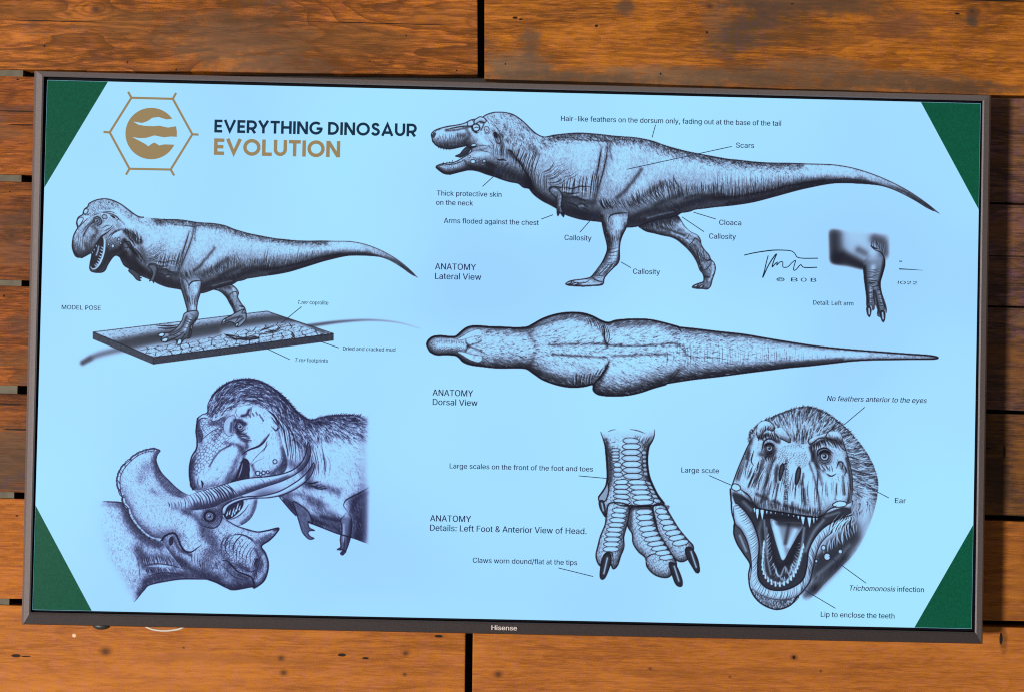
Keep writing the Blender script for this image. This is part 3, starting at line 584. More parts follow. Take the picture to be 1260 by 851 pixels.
    c.stroke(S(HEADU+'A 780,178'), 1.2, .9); c.stroke(S('A 635,495 '+JAW[2:]), 1.2, .9); c.stroke(S('A 82,370 105,390 130,405 165,410'), 2, .9); c.stroke(S('A 60,215 52,178'),1.2,.9)
    leg_near(c); arm_small(c)
    return c

def arm_small(c):
    c.soft('c 360,540 375,640', 3, .4)
    m = c.poly('c 275,500 285,470 320,465 360,480 385,510 400,540 398,590 390,640 400,690 418,712 414,752 395,722 372,715 362,742 352,700 345,640 342,580 330,555 300,530', .46, 1.1)
    o = c.M; c.M = m; c.soft('c 345,560 355,640 360,700', 2, .5); c.soft('c 385,560 378,640', 1.2, -.25); c.soft('c 310,490 350,500', 1.4, -.35); c.fur(m, 60, 'c 380,560,80', 2, .7, .5, .4, None, .3); c.M = o
    c.line('c 270,520 290,480 330,462 375,470 400,500', 1.1, .8); c.line('c 372,640 370,715', 1, .7)
    for t in ('c 352,700 358,742 380,705', 'c 385,715 414,752 415,708'): c.poly(t, .12, .8)
# ---------------------------------------------------------------- model pose: the same animal, head lowered, on its base
def draw_model_pose():
    c = Canvas(84,238,522,455,12)
    # base slab with cracked mud
    c.soft('N 88,262 130,240 180,226 240,214', 8, .5, (.7,1)); c.soft('N 85,265 110,250', 6, .3); q = resample(S('N 850,139 960,125 1060,120 1150,128 1222,147'), 60); acc = np.zeros_like(c.V)
    for k in range(59): c.seg(acc, c.px(q[k:k+1])[0], c.px(q[k+1:k+2])[0], 7*(1-k/110), 7*(1-k/110), True); 
    c.ap(acc*np.clip(1.05-(c.X-390)/210, .35, 1), .6)
    top = c.poly('N 122,160 708,90 932,165 325,245', .76, 0, smoothp=False); o = None
    c.M = top; c.soft('N 200,200 300,180 420,160 560,138 700,118 790,112', 9, .6); c.soft('N 230,212 330,190 430,178 540,158', 7, .4)
    c.soft('N 780,110 900,160', 4, .45); c.fur(top, 260, 'N 200,160,-8 600,110,-8', 1.6, .7, .7, .5, c.mask(S('N 122,160 708,90 760,105 200,195', True)))
    mud = c.mask(raw('N 270,215 480,185 640,150 760,125 932,165 325,245')); c.cells(mud, 4.8, .92, -14, 2.9, .11, 31); c.cells(mud, 3., .4, 8, 2.6, .09, 33); c.noise(mud, 1.2, .25, -9, 2.5, 34)
    for t in ('N 565,178 600,183 570,170 610,176 640,182', 'N 600,183 640,186 680,180 650,172', 'N 335,138 380,140 410,136', 'N 340,146 375,148 410,142', 'N 680,160 700,150 740,140', 'N 700,160 740,155 755,142', 'N 790,160 800,175 790,180'): c.line(t, 1.7, .8)
    c.soft('N 600,184 670,178', 2, .7); c.soft('N 720,148 740,143', 2, -.6); c.line('N 675,158 690,166 740,160 760,150', 1, .9)
    c.M = None
    front = c.poly('N 325,245 932,165 932,188 325,268', .24, .8, .6, False); side = c.poly('N 122,160 325,245 325,268 122,183', .3, .8, .6, False)
    c.noise(np.maximum(front, side), 1.2, .25, 90, 2, 7); c.stroke(raw('N 122,160 708,90 932,165 325,245 122,160'), .9, .8)
    # body: 0.68 of the side view
    # far leg
    fl = c.poly('D 800,530 850,545 885,575 905,610 922,640 930,665 E 90,690 150,670 155,640 146,607 130,590 105,545 112,525 95,494 60,472 0,470', .58, 1.2)
    c.M = fl; c.form(fl, .6, (.2,-.3,.85)); c.soft('D 820,545 880,560 920,620', 3, .55); c.soft('E 0,490 60,490', 3, .5); c.soft('E 80,500 95,530', 2, -.5); c.soft('E 50,545 80,600 95,650', 2, .5); c.soft('E 120,600 140,650', 1.6, -.4)
    c.line('E 55,535 75,520 95,515 110,540', 1, .8); c.line('E 110,600 130,600 150,605', 1.6, .9); c.line('E 85,640 120,630 150,615', .9, .6); c.fur(fl, 160, 'E 60,500,60 100,600,80', 2.2, .7, .45, .3, None, .35); c.M = None
    c.T = (1.,0.,0.)
    far_toe = 'D 880,690 900,680 935,660 979,640 E 130,640 152,640 155,670 145,690 115,718 95,716 90,700 60,690 20,705 15,690 30,672 70,655'
    m2 = c.poly(far_toe, .55, 1); c.M = m2; c.soft('E 30,690 80,670 130,660', 1.8, .5); c.soft('E 100,700 140,670', 1.4, .5); c.line('E 90,695 110,670 120,650', .9, .8); c.M = None
    for t in ('E 15,692 25,676 38,676 30,690', 'E 92,715 98,700 110,698 105,714'): c.poly(t, .75, 1)
    HEADU = 'd 100,655 70,640 45,590 32,540 38,470 50,420 75,370 90,345 78,300 90,245 115,222 145,205 148,180 165,145 195,125 205,95 240,72 290,52 340,43 390,42 440,52 500,75 560,110 620,155 680,200 730,228 780,235 '
    WARP = (.74, 749, 174.6, 240, 279.5, .70, .78, -.12, .03, -.016); c.T = WARP; lat = lambda t: ' '.join('%.2f,%.2f'%tuple(q) for q in c.fwd(raw(t)))
    BK = 'A 900,166 960,166 1020,170 1080,176 1150,184 ' + BACK[BACK.index('B 464'):]
    UN = UNDER[:UNDER.index('A 820')]
    LOW = 'd 720,840 690,848 640,780 580,740 550,690 530,650 490,632 460,650 430,690 400,740 380,785 350,808 300,812 250,806 220,785 218,730 232,660 238,610 215,615 170,640 130,660'
    out = ('X '+' '.join('%.2f,%.2f'%tuple(q) for q in raw(HEADU))+' '+lat(BK+UN)+' '+' '.join('%.2f,%.2f'%tuple(q) for q in raw(LOW)))
    c.T = (1.,0.,0.); out = S(out, True)
    m = c.mask(out); c.tone(m, .92)
    c.T = WARP
    rex_body(c, m)
    c.T = (1.,0.,0.)
    lg = c.poly('D 636,455 640,490 646,525 660,570 674,620 680,650 668,690 650,720 700,760 718,715 738,672 735,640 740,600 752,560 758,525 757,488 740,470 690,450', .68, 1.1, fade='D 0,462 0,500')
    c.M = lg; c.form(lg, .7, (.25,-.2,.9), .9); c.soft('D 655,490 670,540 690,600', 2, .5); c.soft('D 720,500 728,545', 2.6, -.6); c.soft('D 712,600 712,640', 1.5, -.4); c.soft('D 755,520 730,600', 2, .4)
    c.line('D 690,535 695,510 715,495 758,490', 1.5, .9); c.line('D 650,470 670,480 685,500 690,520', 1.1, .8); c.line('D 640,465 660,455 690,470 700,490', 1, .8); c.line('D 672,650 700,655 738,648', 1, .75); c.line('D 676,660 705,665 735,660', .8, .6)
    c.hatch('D 680,560 735,560', 'D 690,630 725,630', 8, .7, .4); c.fur(lg, 200, 'D 700,520,85 700,620,90 690,700,110', 2.2, .7, .45, .3, None, .35); c.M = None
    # near foot spread on the base
    f = c.poly('D 672,660 655,700 630,735 590,762 548,765 530,778 550,785 545,800 570,812 600,800 625,800 630,825 650,820 668,795 695,790 705,760 700,730 735,690 735,650', .6, 1.1)
    c.M = f; c.form(f, .5); c.soft('D 680,680 650,740 590,770', 2, .5); c.soft('D 730,690 700,740 690,780', 2, .55); c.soft('D 700,690 670,750', 1.6, -.5)
    c.hatch('D 690,660 640,740 580,775', 'D 730,690 690,760 640,790', 9, .8, .6)
    for t in ('D 560,790 620,770 660,745', 'D 590,800 640,780 670,755', 'D 640,815 665,780 685,755'): c.line(t, 1, .85)
    c.M = None
    for t in ('D 530,778 545,764 565,768 552,784', 'D 548,806 560,792 582,792 572,810', 'D 630,825 636,800 652,798 650,820'): c.poly(t, .85, 1.1)
    # neck and head
    c.M = m
    c.soft('d 560,640 620,700 680,780 760,800', 6, .72); c.soft('d 540,560 600,640 700,740', 5, .55); c.soft('d 470,600 540,560 570,480', 4, .6); c.soft('d 580,380 650,430 720,500 760,490', 3.2, .7)
    c.soft('d 580,470 620,520 680,590 720,640', 2.4, .75); c.soft('d 620,530 700,620', 2, .5); c.soft('d 560,620 600,600', 3, .5)
    for t in ('d 590,350 620,380 670,420 700,460', 'd 650,370 690,420 730,460 770,480', 'd 560,500 620,490 660,540 690,590', 'd 580,550 640,560 700,620 760,700', 'd 690,560 740,620 790,700', 'd 600,430 640,460 690,530'): c.line(t, 1.7, .8, jit=.2)
    c.hatch('d 580,340 640,330 700,350 760,420', 'd 600,440 660,480 720,530 770,520', 14, .9, .6, .03, .4); c.hatch('d 640,520 700,560 780,640', 'd 600,600 700,700 760,740', 9, .8, .4, .05)
    c.soft('d 480,150 560,230 640,330', 5, -.4); c.soft('d 820,520 900,450', 8, -.3); c.soft('d 760,560 800,700', 5, .35)
    c.fur(m, 420, 'd 300,90,40 450,100,45 600,200,45 800,280,40 900,330,50', 2.6, .7, .45, .5, c.mask(S('d 200,110 300,55 420,50 620,165 780,240 1000,240 1000,330 800,320 640,280 500,170 350,150 230,170', True)), .3)
    c.cells(c.mask(S('d 150,180 200,110 300,60 460,60 520,110 420,160 300,170 230,220', True)), 1.5, .5, 20, 1.3, .3, 14)
    # skull
    c.soft('d 250,330 290,370 280,420 240,440', 3, .38); c.soft('d 60,600 110,640 180,620 240,560 300,480 340,430', 2, .3); c.soft('d 45,480 50,560 80,630', 1.8, .3); c.soft('d 150,430 190,350 250,280', 1.4, .6); c.soft('d 100,470 150,560', 3.5, -.5)
    c.soft('d 380,330 430,310', 5, -.5); c.soft('d 440,440 520,400', 4, -.45); c.soft('d 200,280 260,220 330,190', 1.6, -.5); c.soft('d 90,300 130,270', 1.2, -.3); c.soft('d 110,330 140,280', 1, .4)
    for t in ('d 90,345 130,310 170,270 210,230', 'd 130,400 180,330 240,270', 'd 150,410 175,390', 'd 150,205 190,210 230,190', 'd 250,200 310,180 400,190 470,210 540,270 590,320', 'd 240,220 290,200 330,200', 'd 350,180 430,175 500,200', 'd 320,440 380,410 440,360 470,330', 'd 370,380 430,345 465,310', 'd 400,470 430,420 500,370 560,350', 'd 410,480 470,400 560,360 590,360', 'd 340,350 400,320 440,320', 'd 540,270 580,310', 'd 75,540 95,590', 'd 90,530 110,580', 'd 300,360 330,340'): c.line(t, .9, .75)
    c.line('d 340,435 370,415 390,395', 1.8, .9)
    c.eye('d 291,272', 2.9, .5); c.line('d 252,292 258,250 285,228 320,240 340,270 335,300 300,318 262,308', 1.1, .85); c.line('d 230,300 265,290', 1.6, .8)
    c.poly('d 345,225 365,205 390,215 400,240 380,252 355,245', .7, .9, .7); c.line('d 435,215 470,235 480,245', 2.2, .9); c.line('d 430,210 480,215 515,245 505,265 470,255', .9, .8)
    c.poly('d 150,180 165,150 190,145 200,170 180,195 160,200', .8, .9); c.poly('d 85,290 95,250 130,235 150,250 130,290 100,330', .82, .9, .6)
    c.hatch('d 100,400 200,480 260,400', 'd 80,560 180,600 290,480', 18, .7, .4, 0, .6); c.noise(c.mask(S('d 60,480 200,380 300,420 200,600 80,620',True)), .8, .2, 100, 2, 3)
    c.cells(c.mask(S('d 60,480 200,250 300,180 460,200 560,330 420,440 300,480 200,600 80,620',True)), 1.4, .3, 40, 1.2, .3, 52)
    # mouth
    c.M = None
    c.poly('d 240,600 262,555 300,490 335,440 352,440 355,480 350,560 335,620 320,670 290,720 265,755 240,762 230,740 238,670', .13, 1)
    c.soft('d 285,630 300,590 310,540', 1.5, -.6); c.line('d 240,600 262,555 300,490 335,440', 1, .8)
    for i,(x,y) in enumerate(((318,640),(328,610),(310,668),(300,695),(285,720),(270,735),(335,575),(342,548))): c.line('d %d,%d %d,%d'%(x+12,y+8,x-6,y-4), 1.3, -.95, (1,.4))
    for x,y in ((245,600),(262,570),(285,530)): c.line('d %d,%d %d,%d'%(x,y,x+2,y+14), 1.2, -.8, (1,.4))
    c.line('d 352,440 372,480 370,570 350,650 320,720 285,765 245,775 228,750', 2.2, -.75); c.line('d 385,440 388,520 380,600 350,690 310,760 260,785', .9, .75)
    c.M = m
    c.soft('d 400,560 390,640 360,720 300,790', 3, .5); c.soft('d 430,600 420,680', 3, .4); c.cells(c.mask(S('d 395,480 480,440 520,520 470,600 400,720 340,790 400,600',True)), 1.6, .4, 60, 1.4, .3, 4)
    for t,r in (('d 458,535',2.),('d 520,465',1.6),('d 413,518',1.3),('d 540,505',1.2)):
        x,y = raw(t)[0]; an = np.linspace(0,6.283,10)[:-1]; e = np.c_[x+r*np.cos(an), y+r*1.2*np.sin(an)]; c.tone(c.mask(e), .74); c.stroke(np.vstack([e,e[:1]]), .8, .75)
    c.M = None
    c.stroke(S(HEADU), 1.3, .9); c.stroke(S(LOW), 1.3, .9); c.line('d 35,500 45,590 70,640 100,655 140,658', 1.6, .8)
    # little arms
    a2 = c.poly('D 390,430 420,450 440,465 428,468 444,478 430,480 440,492 420,488 400,465 375,440', .3, 1)
    a1 = c.poly('D 480,420 490,408 515,412 525,435 520,465 508,485 508,505 498,490 484,495 495,478 502,455 495,435', .42, 1); c.M = a1; c.soft('D 520,440 512,480', 1.2, .4); c.M = None
    c.line('D 475,425 485,405 510,402 535,415', 1, .8)
    return c

# ---------------------------------------------------------------- dorsal view
def draw_top_view():
    c = Canvas(522,380,1158,492,13)
    out = ('F 40,208 48,188 70,172 105,168 150,172 178,170 200,152 225,132 255,122 300,122 345,126 400,127 460,130 515,127 545,113 590,88 640,70 690,60 740,57 790,62 830,75 870,95 905,105 940,95 990,90 1050,88 1110,92 1170,105 1240,124 '
           'G 60,121 130,128 230,140 350,153 450,170 560,188 680,206 800,219 950,231 1100,242 1200,249 1238,258 1215,265 1100,266 950,268 850,273 750,284 650,295 560,303 470,314 380,325 250,342 120,357 0,376 '
           'F 1180,398 1120,415 1060,435 1000,448 940,452 890,450 855,443 835,425 832,398 790,406 740,410 690,405 640,392 590,372 550,345 515,322 470,318 380,318 300,310 250,303 215,290 195,270 175,258 130,255 85,255 55,240')
    m = c.mask(S(out, True)); c.tone(m, .92); c.M = m; c.form(m, .95, (-.04,-.2,1.), 1.15, 900)
    tp = np.clip((1165-c.X)/260,.12,1); c.rim(m, 1.6, .5, 1.3); c.rim(m*tp+(1-tp), 3.5, .45, 1.3); c.shade(m, 0, -3, 6, .35)
    c.soft('F 530,130 620,200 700,170', 4, .2); c.soft('F 900,210 1000,215 1100,212 1240,205 G 100,250 250,260', 2.2, .5, (1,.2)); c.soft('F 640,210 760,205 900,205', 2.6, .55); c.soft('F 640,255 760,262 900,270', 2.6, .5); c.soft('F 920,265 1050,258 1200,255', 2.5, .45)
    c.soft('F 600,230 760,235 900,237 1050,236 1240,232', 1.8, -.5); c.soft('F 640,130 720,110 790,120', 7, -.3); c.soft('F 960,170 1060,150 1150,160', 8, -.6); c.soft('F 920,330 1000,310 1100,300 1180,290', 8, -.55); c.soft('F 300,200 400,190 500,215', 8, -.6); c.soft('F 640,320 740,330', 6, -.4)
    c.soft('G 100,200 300,220 500,235 700,238 900,245', 3, -.55); c.soft('G 0,360 200,330 400,308 600,285 800,268', 3.5, .45); c.soft('F 860,400 900,310 910,290', 3, .45); c.soft('F 840,400 870,360 900,310', 4, .5); c.soft('F 1170,380 1240,330 1260,320', 3, .4)
    c.soft('F 520,140 560,220 530,310', 5, .35); c.soft('F 880,130 885,180 900,220', 3, .5); c.soft('F 870,430 960,435 1060,415 1160,385', 5, .5)
    # head
    for y0,y1 in ((172,140),(250,292)):
        s_ = 1 if y1 > 200 else -1
        c.poly('F 185,%d 215,%d 245,%d 285,%d 302,%d 298,%d 260,%d 215,%d'%tuple(214+s_*v for v in (28,48,66,78,66,48,44,30)), 1., .6, .6)
        for k in range(6): c.line('F %d,%d %d,%d'%(200+k*16,214+s_*(40+k*5),206+k*15,214+s_*(58-k*3+k*5)), .8, .5)
    c.cells(c.mask(S('F 60,195 120,185 220,195 250,215 220,240 120,245 60,235',True)), 1.6, .6, 0, 1.3, .35, 6)
    c.soft('F 90,212 180,212 220,215', 2.5, -.6); c.soft('F 235,215 270,205 300,190', 2, .45); c.soft('F 235,215 270,228 300,240', 2, .45); c.line('F 55,200 65,206', 1.4, .9); c.line('F 55,226 64,220', 1.4, .9); c.soft('F 225,190 235,215 225,240', 1.6, .5)
    # fur swept backwards
    fm = np.clip(1-(c.X-870)/110,0,1)*np.clip((c.X-575)/10,0,1)
    g = 'F 250,214,0 300,170,-25 300,265,25 450,150,-22 450,290,22 450,215,0 600,130,-38 600,320,35 600,215,0 750,120,-40 750,330,38 750,190,-35 750,270,35 900,150,-35 900,320,30 1050,130,-30 1050,300,28 1050,225,-5 1200,170,-25 1200,270,25 G 100,180,-25 100,300,25 300,200,-10 300,280,10'
    c.fur(m, 2800, g, 6.2, .85, .5, .18, fm, .5, .08); c.noise(m, .9, .18, 20, 2.5, 41); c.soft('F 450,150 600,110 720,80 820,100', 3, .25); c.soft('F 480,300 600,350 700,380', 4, .3); c.soft('F 950,120 1100,110', 4, .25)
    c.fur(m, 900, g, 3.6, .9, .65, .25, fm*np.exp(-((c.Y-427)/14)**2), .2)
    # folds at the waist and tail rings
    c.hatch('F 790,70 830,80 870,100 900,110', 'F 810,125 850,140 885,175 900,215', 9, 1, .6, -.1, .5); c.hatch('F 740,340 790,345 850,330 890,310', 'F 745,408 790,402 830,385 860,360', 12, 1., .65, .05, .6); c.line('F 885,110 885,150 890,190 905,215', 1.5, .85); c.line('F 835,420 838,395 865,365 890,330 910,285', 2, .9); c.line('F 832,398 850,380 880,340', 1.2, .8)
    c.line('F 1225,118 1245,135 1255,155', 1.3, .8); c.line('F 1180,395 1220,360 1245,330', 1.2, .7); c.line('F 845,425 870,440 890,440', 1, .6)
    c.hatch('G 60,125 200,142 330,160 450,180 560,198', 'G 60,362 200,345 330,325 450,310 560,298', 60, .55, .34, -.04, .8, .25)
    c.hatch('G 450,180 600,200 750,222', 'G 450,310 600,292 750,278', 30, .6, .3, -.03, .6, .25)
    c.hatch('G 0,125 100,135', 'G 0,350 100,345', 5, .8, .4, -.05, 1.5, .4)
    c.noise(m, .9, .22, 0, 2., 4)
    c.M = None
    p = S(out, True); c.stroke(np.vstack([p,p[0]]), 1.9, .93); n = len(p)
    c.stroke(S(out[:out.index('G')]), 2.4, .9, (1,.5)); c.stroke(S('F'+out.split('F')[-1]), 2.4, .9, (.5,1))
    return c

# ---------------------------------------------------------------- detail of the left arm
def draw_arm_detail():
    c = Canvas(1012,274,1104,400,14)
    b = c.mask(np.array([[1019,281],[1096,287],[1095,320],[1082,330],[1062,331],[1021,324]])); b = blur(b, 2.6*c.ss)
    c.V += (.7-c.V)*b
    c.M = np.clip(b*1.3,0,1)
    c.soft('L 640,130 640,200 650,280', 14, .7); c.soft('L 650,270 740,300 800,330', 11, .6); c.soft('L 690,250 760,285 840,330', 8, .65); c.soft('L 720,120 790,130 840,170', 16, -.15); c.soft('L 890,150 935,170 945,230', 10, .5); c.soft('L 790,215 840,240', 7, .35); c.soft('L 870,240 880,300', 8, -.3)
    c.hatch('L 860,160 890,150 940,170', 'L 870,200 910,215 945,245', 8, .8, .5, .05); c.M = None
    m = c.poly('L 820,290 825,380 835,460 842,530 838,575 850,575 866,560 872,585 890,575 892,555 905,590 908,620 925,632 930,600 950,590 962,610 965,585 950,545 935,500 925,450 925,410 935,370 950,320 955,280 945,245 920,222 890,215 850,250', .5, 0, fade='L 0,215 0,330')
    c.M = m; c.form(m, .6, (.1,-.2,1.)); c.soft('L 825,320 832,420 845,540', 3, .75); c.soft('L 945,270 940,330 920,420 930,490 955,570', 2.4, .75); c.soft('L 890,470 905,540 915,600', 2, .7); c.soft('L 880,320 870,400', 4, -.4); c.soft('L 862,440 862,540', 1.6, -.5); c.soft('L 915,470 935,550', 1.4, -.45)
    c.hatch('L 840,340 840,440 845,540', 'L 930,330 890,440 890,540', 24, .8, .6, .06, .5); c.hatch('L 895,440 915,560', 'L 925,440 950,560', 12, .8, .6, .06, .4)
    c.line('L 845,425 870,405 905,410 910,430 880,445 850,440', .9, .7); c.line('L 855,430 880,420 895,428', .8, .6); c.line('L 880,450 885,520 892,560', 1.5, .85); c.M = None
    c.line('L 862,188 890,215 925,230 945,260 950,310 935,370 922,420 930,480 955,550 964,590', 1.6, .95); c.line('L 815,310 825,400 838,500 840,560', 1.5, .9, (.2,1)); c.line('L 866,190 890,205 910,210', 2, .8)
    for t in ('L 838,575 848,562 862,570 866,600 856,630 843,612', 'L 922,605 935,590 952,600 952,640 942,662 930,645'):
        c.poly(t, .2, 1.1)
    c.soft('L 853,580 855,612', 1.1, -.85); c.soft('L 937,605 941,642', 1.1, -.85); c.line('L 868,585 880,588 890,572', 1, .9); c.line('L 905,590 908,622 924,632', 1.2, .9)
    return c
# ---------------------------------------------------------------- theropod biting at a three-horned frill
def draw_fight():
    c = Canvas(104,460,470,742,15)
    # the hunter's trunk and neck
    out = ('H 80,205 100,190 122,180 125,145 150,100 190,65 235,45 300,38 350,48 400,75 440,105 475,140 500,170 530,195 565,212 620,198 680,190 740,190 800,196 840,200 840,745 '
           'H 800,738 740,715 680,698 620,675 560,650 545,640 530,630 500,620 480,600 450,565 430,540 345,545 330,590 305,635 270,660 240,662 210,645 190,600 60,510 48,470 45,420 55,370 75,335 78,300 74,260')
    m = c.mask(S(out, True)); fd = np.clip((458-c.X)/16,0,1)**1.2; mf = m*fd
    c.tone(mf, .9); c.M = mf; c.form(m, .6, (-.2,-.4,.85), .7)
    # form
    c.soft('H 570,235 640,215 720,210 800,215', 8, .7); c.soft('H 820,520 790,620 780,720', 16, .6); c.soft('H 470,560 540,620 600,650', 8, .5); c.soft('H 560,560 650,600 700,680', 8, .45); c.soft('H 520,260 540,330 540,400', 10, .4); c.soft('H 600,520 660,560', 12, -.25); c.soft('H 430,110 500,190 560,240', 7, .6); c.soft('H 160,100 230,60 320,55 400,95', 9, .6); c.soft('H 240,110 330,100 420,150 490,230', 9, .5); c.soft('H 130,180 200,130', 8, .5)
    c.soft('H 640,330 720,330 790,360', 16, -.4); c.soft('H 660,480 740,450', 12, -.2); c.soft('H 800,560 800,700', 14, .5); c.soft('H 745,560 760,640 770,720', 10, .6); c.soft('H 560,640 640,660 700,690', 6, .65); c.soft('H 450,560 520,610 560,640', 7, .6); c.soft('H 540,490 620,500 680,520', 7, .5); c.soft('H 440,530 520,530 600,560', 6, .35); c.soft('H 600,600 660,640', 9, .35); c.soft('H 480,400 530,430 560,480', 9, .45)
    g = 'H 140,140,-60 200,90,-40 300,70,10 400,100,40 480,170,55 540,210,50 640,220,25 760,220,15 250,130,-25 350,120,20 420,180,60 600,300,70 700,320,50 780,330,40 600,420,80 700,440,60 650,560,50 760,520,60 780,620,70 140,190,-60'
    dk = c.mask(S('H 122,185 125,145 150,100 190,65 235,45 300,38 400,75 475,140 530,195 565,212 700,190 840,200 840,290 700,290 600,300 540,330 490,300 460,240 400,180 330,150 240,160 180,200 150,215', True))
    c.fur(mf, 2600, g, 5.6, .95, .72, .22, blur(dk,5), .28); c.fur(mf, 2800, g, 4, .75, .42, .3, c.mask(S('H 470,200 600,250 840,220 840,740 560,640 440,560 480,400',True)), .5)
    # neck folds
    c.hatch('H 380,170 430,200 470,260 500,290 540,300 600,300', 'H 430,250 455,330 468,400 500,420 540,470 620,480', 15, .9, .6, -.06, .8); c.hatch('H 550,310 620,320', 'H 540,470 640,470', 11, .8, .5, -.08, .9, .25); c.hatch('H 530,480 560,500', 'H 600,470 640,500', 5, 1.2, .7, .1)
    for t in ('H 370,165 410,195 430,240 420,255', 'H 390,180 440,240 460,320 468,390', 'H 415,190 465,250 480,330 475,395', 'H 440,200 490,280 500,360'): c.line(t, 1.4, .85)
    # face
    face = c.mask(S('H 78,205 110,190 150,215 200,190 250,155 320,150 380,175 420,230 440,300 465,400 430,450 320,480 60,510 45,420 75,330 75,250', True))
    o = c.M; c.M = face*mf; c.tone(face, .95); c.noise(face, .8, .22, 110, 2.5, 44); c.form(face, .7, (.1,-.3,.9), .8)
    c.cells(c.mask(S('H 60,380 110,300 160,250 210,230 240,270 200,310 150,370 110,420 70,450', True)), 3.2, .55, -50, 1.6, .3, 12); c.cells(c.mask(S('H 80,210 150,210 200,200 200,250 120,290 80,280',True)), 2.4, .6, -40, 1.5, .3, 13)
    c.soft('H 55,380 50,450 65,500', 5.5, .7); c.soft('H 270,330 240,400 210,470', 6, .45); c.soft('H 150,215 200,210 240,240', 7, .4); c.soft('H 440,260 460,350 440,430', 7, .45); c.soft('H 330,350 360,400', 8, -.3); c.soft('H 110,300 130,270', 5, -.4); c.soft('H 80,215 85,260 95,300', 4, .55); c.soft('H 130,230 190,240 150,300', 4, .4); c.soft('H 250,250 260,285 290,310 290,330', 4, .6); c.soft('H 200,310 250,320 280,350', 4, .5); c.soft('H 130,410 170,350 220,320', 1.8, .6); c.soft('H 230,470 270,400 280,360', 3.5, .5); c.soft('H 100,470 160,430', 7, -.5); c.soft('H 180,390 230,360', 6, -.4); c.soft('H 330,220 370,230', 9, -.7); c.soft('H 320,290 350,260', 7, -.6); c.soft('H 350,370 420,330', 9, -.5); c.soft('H 400,440 450,400', 5, .45); c.soft('H 440,330 455,400', 4, .4); c.soft('H 310,400 330,440', 3, .4); c.soft('H 400,180 425,240', 3, -.3)
    c.fur(face, 1100, 'H 100,440,120 200,390,120 280,330,120 330,250,100 400,230,70 380,350,110 420,400,100 150,260,135', 3.2, .75, .5, .3, None, .45)
    c.line('H 270,360 300,340 340,325 365,305 390,268', 2.2, .92, (.4,.1)); c.soft('H 340,325 385,275', 2, .5); c.line('H 305,400 330,370 360,340 390,310', 1, .6); c.line('H 360,350 372,325 378,300', 1.2, .7); c.line('H 300,420 330,390 380,370', .8, .5)
    # brow, eye
    c.poly('H 190,245 196,218 214,198 236,194 243,208 234,228 233,262 218,282 200,272', .72, .9, .45); c.soft('H 222,212 210,245', 1.6, -.45); c.soft('H 225,225 222,262', 2.4, .5)
    c.poly('H 243,178 262,156 290,149 316,151 306,166 292,180 290,205 272,196 256,200', .82, .6, .5); c.soft('H 255,165 290,158', 2.5, -.6); c.soft('H 270,195 290,190 300,170', 2.5, .75)
    c.soft('H 240,215 262,215 285,230', 3, .7); c.soft('H 250,265 280,275 300,290', 3, .55); c.eye('H 262,241', 3.6, .5); c.line('H 240,250 248,225 265,222 282,238', 1.5, .9); c.line('H 245,255 265,262 285,250', 1.4, .85); c.line('H 248,265 275,275 295,265', 1, .7); c.hatch('H 250,280 280,300', 'H 300,280 320,310', 6, .9, .6)
    for x,y in ((300,190),(315,185),(330,180),(345,190),(355,205)): c.soft('H %d,%d %d,%d'%(x,y,x+6,y+10), 1.6, .6)
    c.line('H 300,165 310,160 305,200', 1, .6); c.line('H 395,200 410,220 425,240 415,258 395,240', 1.6, .85); c.line('H 85,215 100,205 125,205', 1.4, .8); c.line('H 78,265 95,255 100,290 85,310', 1.2, .7); c.line('H 95,300 130,270 180,240', 1, .7)
    c.line('H 95,470 102,485 100,500', 2.6, .9); c.line('H 85,450 80,480 90,500', 1, .6)
    for x,y,r in ((411,390,2.6),(338,440,2.8),(362,438,2.2),(380,435,1.8),(350,445,1.8)):
        X,Y = raw('H %d,%d'%(x,y))[0]; an = np.linspace(0,6.283,12)[:-1]; e = np.c_[X+r*np.cos(an), Y+r*np.sin(an)]; c.tone(c.mask(e), .85); c.stroke(np.vstack([e,e[:1]]), 1.1, .9)
    c.M = o
    c.poly('H 225,475 240,465 255,430 268,395 278,378 295,385 303,410 300,440 295,465', .1, 1.2); c.line('H 255,460 268,420 272,395', 1.4, -.55); c.line('H 285,462 292,450', 1.2, -.7); c.line('H 300,400 308,430 303,462', 1.6, -.5)
    # lower jaw
    jw = c.poly('H 205,640 200,600 215,560 260,545 345,545 338,575 322,612 300,642 270,660 240,664', .74, 1.3); c.M = jw; c.soft('H 330,560 310,620 270,655', 4, .5); c.line('H 215,640 250,625 280,600 300,570', 1.3, .8); c.fur(jw, 180, 'H 280,620,120', 2.6, .7, .4, .4, None, .5); c.soft('H 300,560 270,600 240,620', 2.4, -.4); c.M = None
    c.poly('H 192,600 200,580 225,565 260,552 275,560 270,585 250,610 225,630 205,635 193,620', .12, 1.2)
    for x,y in ((205,610),(216,604),(227,612),(238,603),(246,590),(250,575),(232,595),(258,585)): c.line('H %d,%d %d,%d'%(x,y+10,x+5,y-8), 1.7, -.9, (1,.3))
    # far arm, near arm
    a2 = c.poly('H 490,560 500,600 515,650 528,690 545,712 560,722 578,718 562,710 552,695 560,685 580,684 558,672 553,645 570,655 550,600', .4, 1.3); c.M = a2; c.noise(a2, 1.5, .25, 60, 2, 3); c.M = None
    c.M = mf; c.line('H 830,490 780,520 730,545 710,560 705,580 720,600', 1.6, .85); c.soft('H 820,520 760,545 740,600', 5, .5); c.soft('H 610,625 670,640 720,640', 3.5, .6); c.soft('H 640,590 690,600', 6, -.35); c.M = None
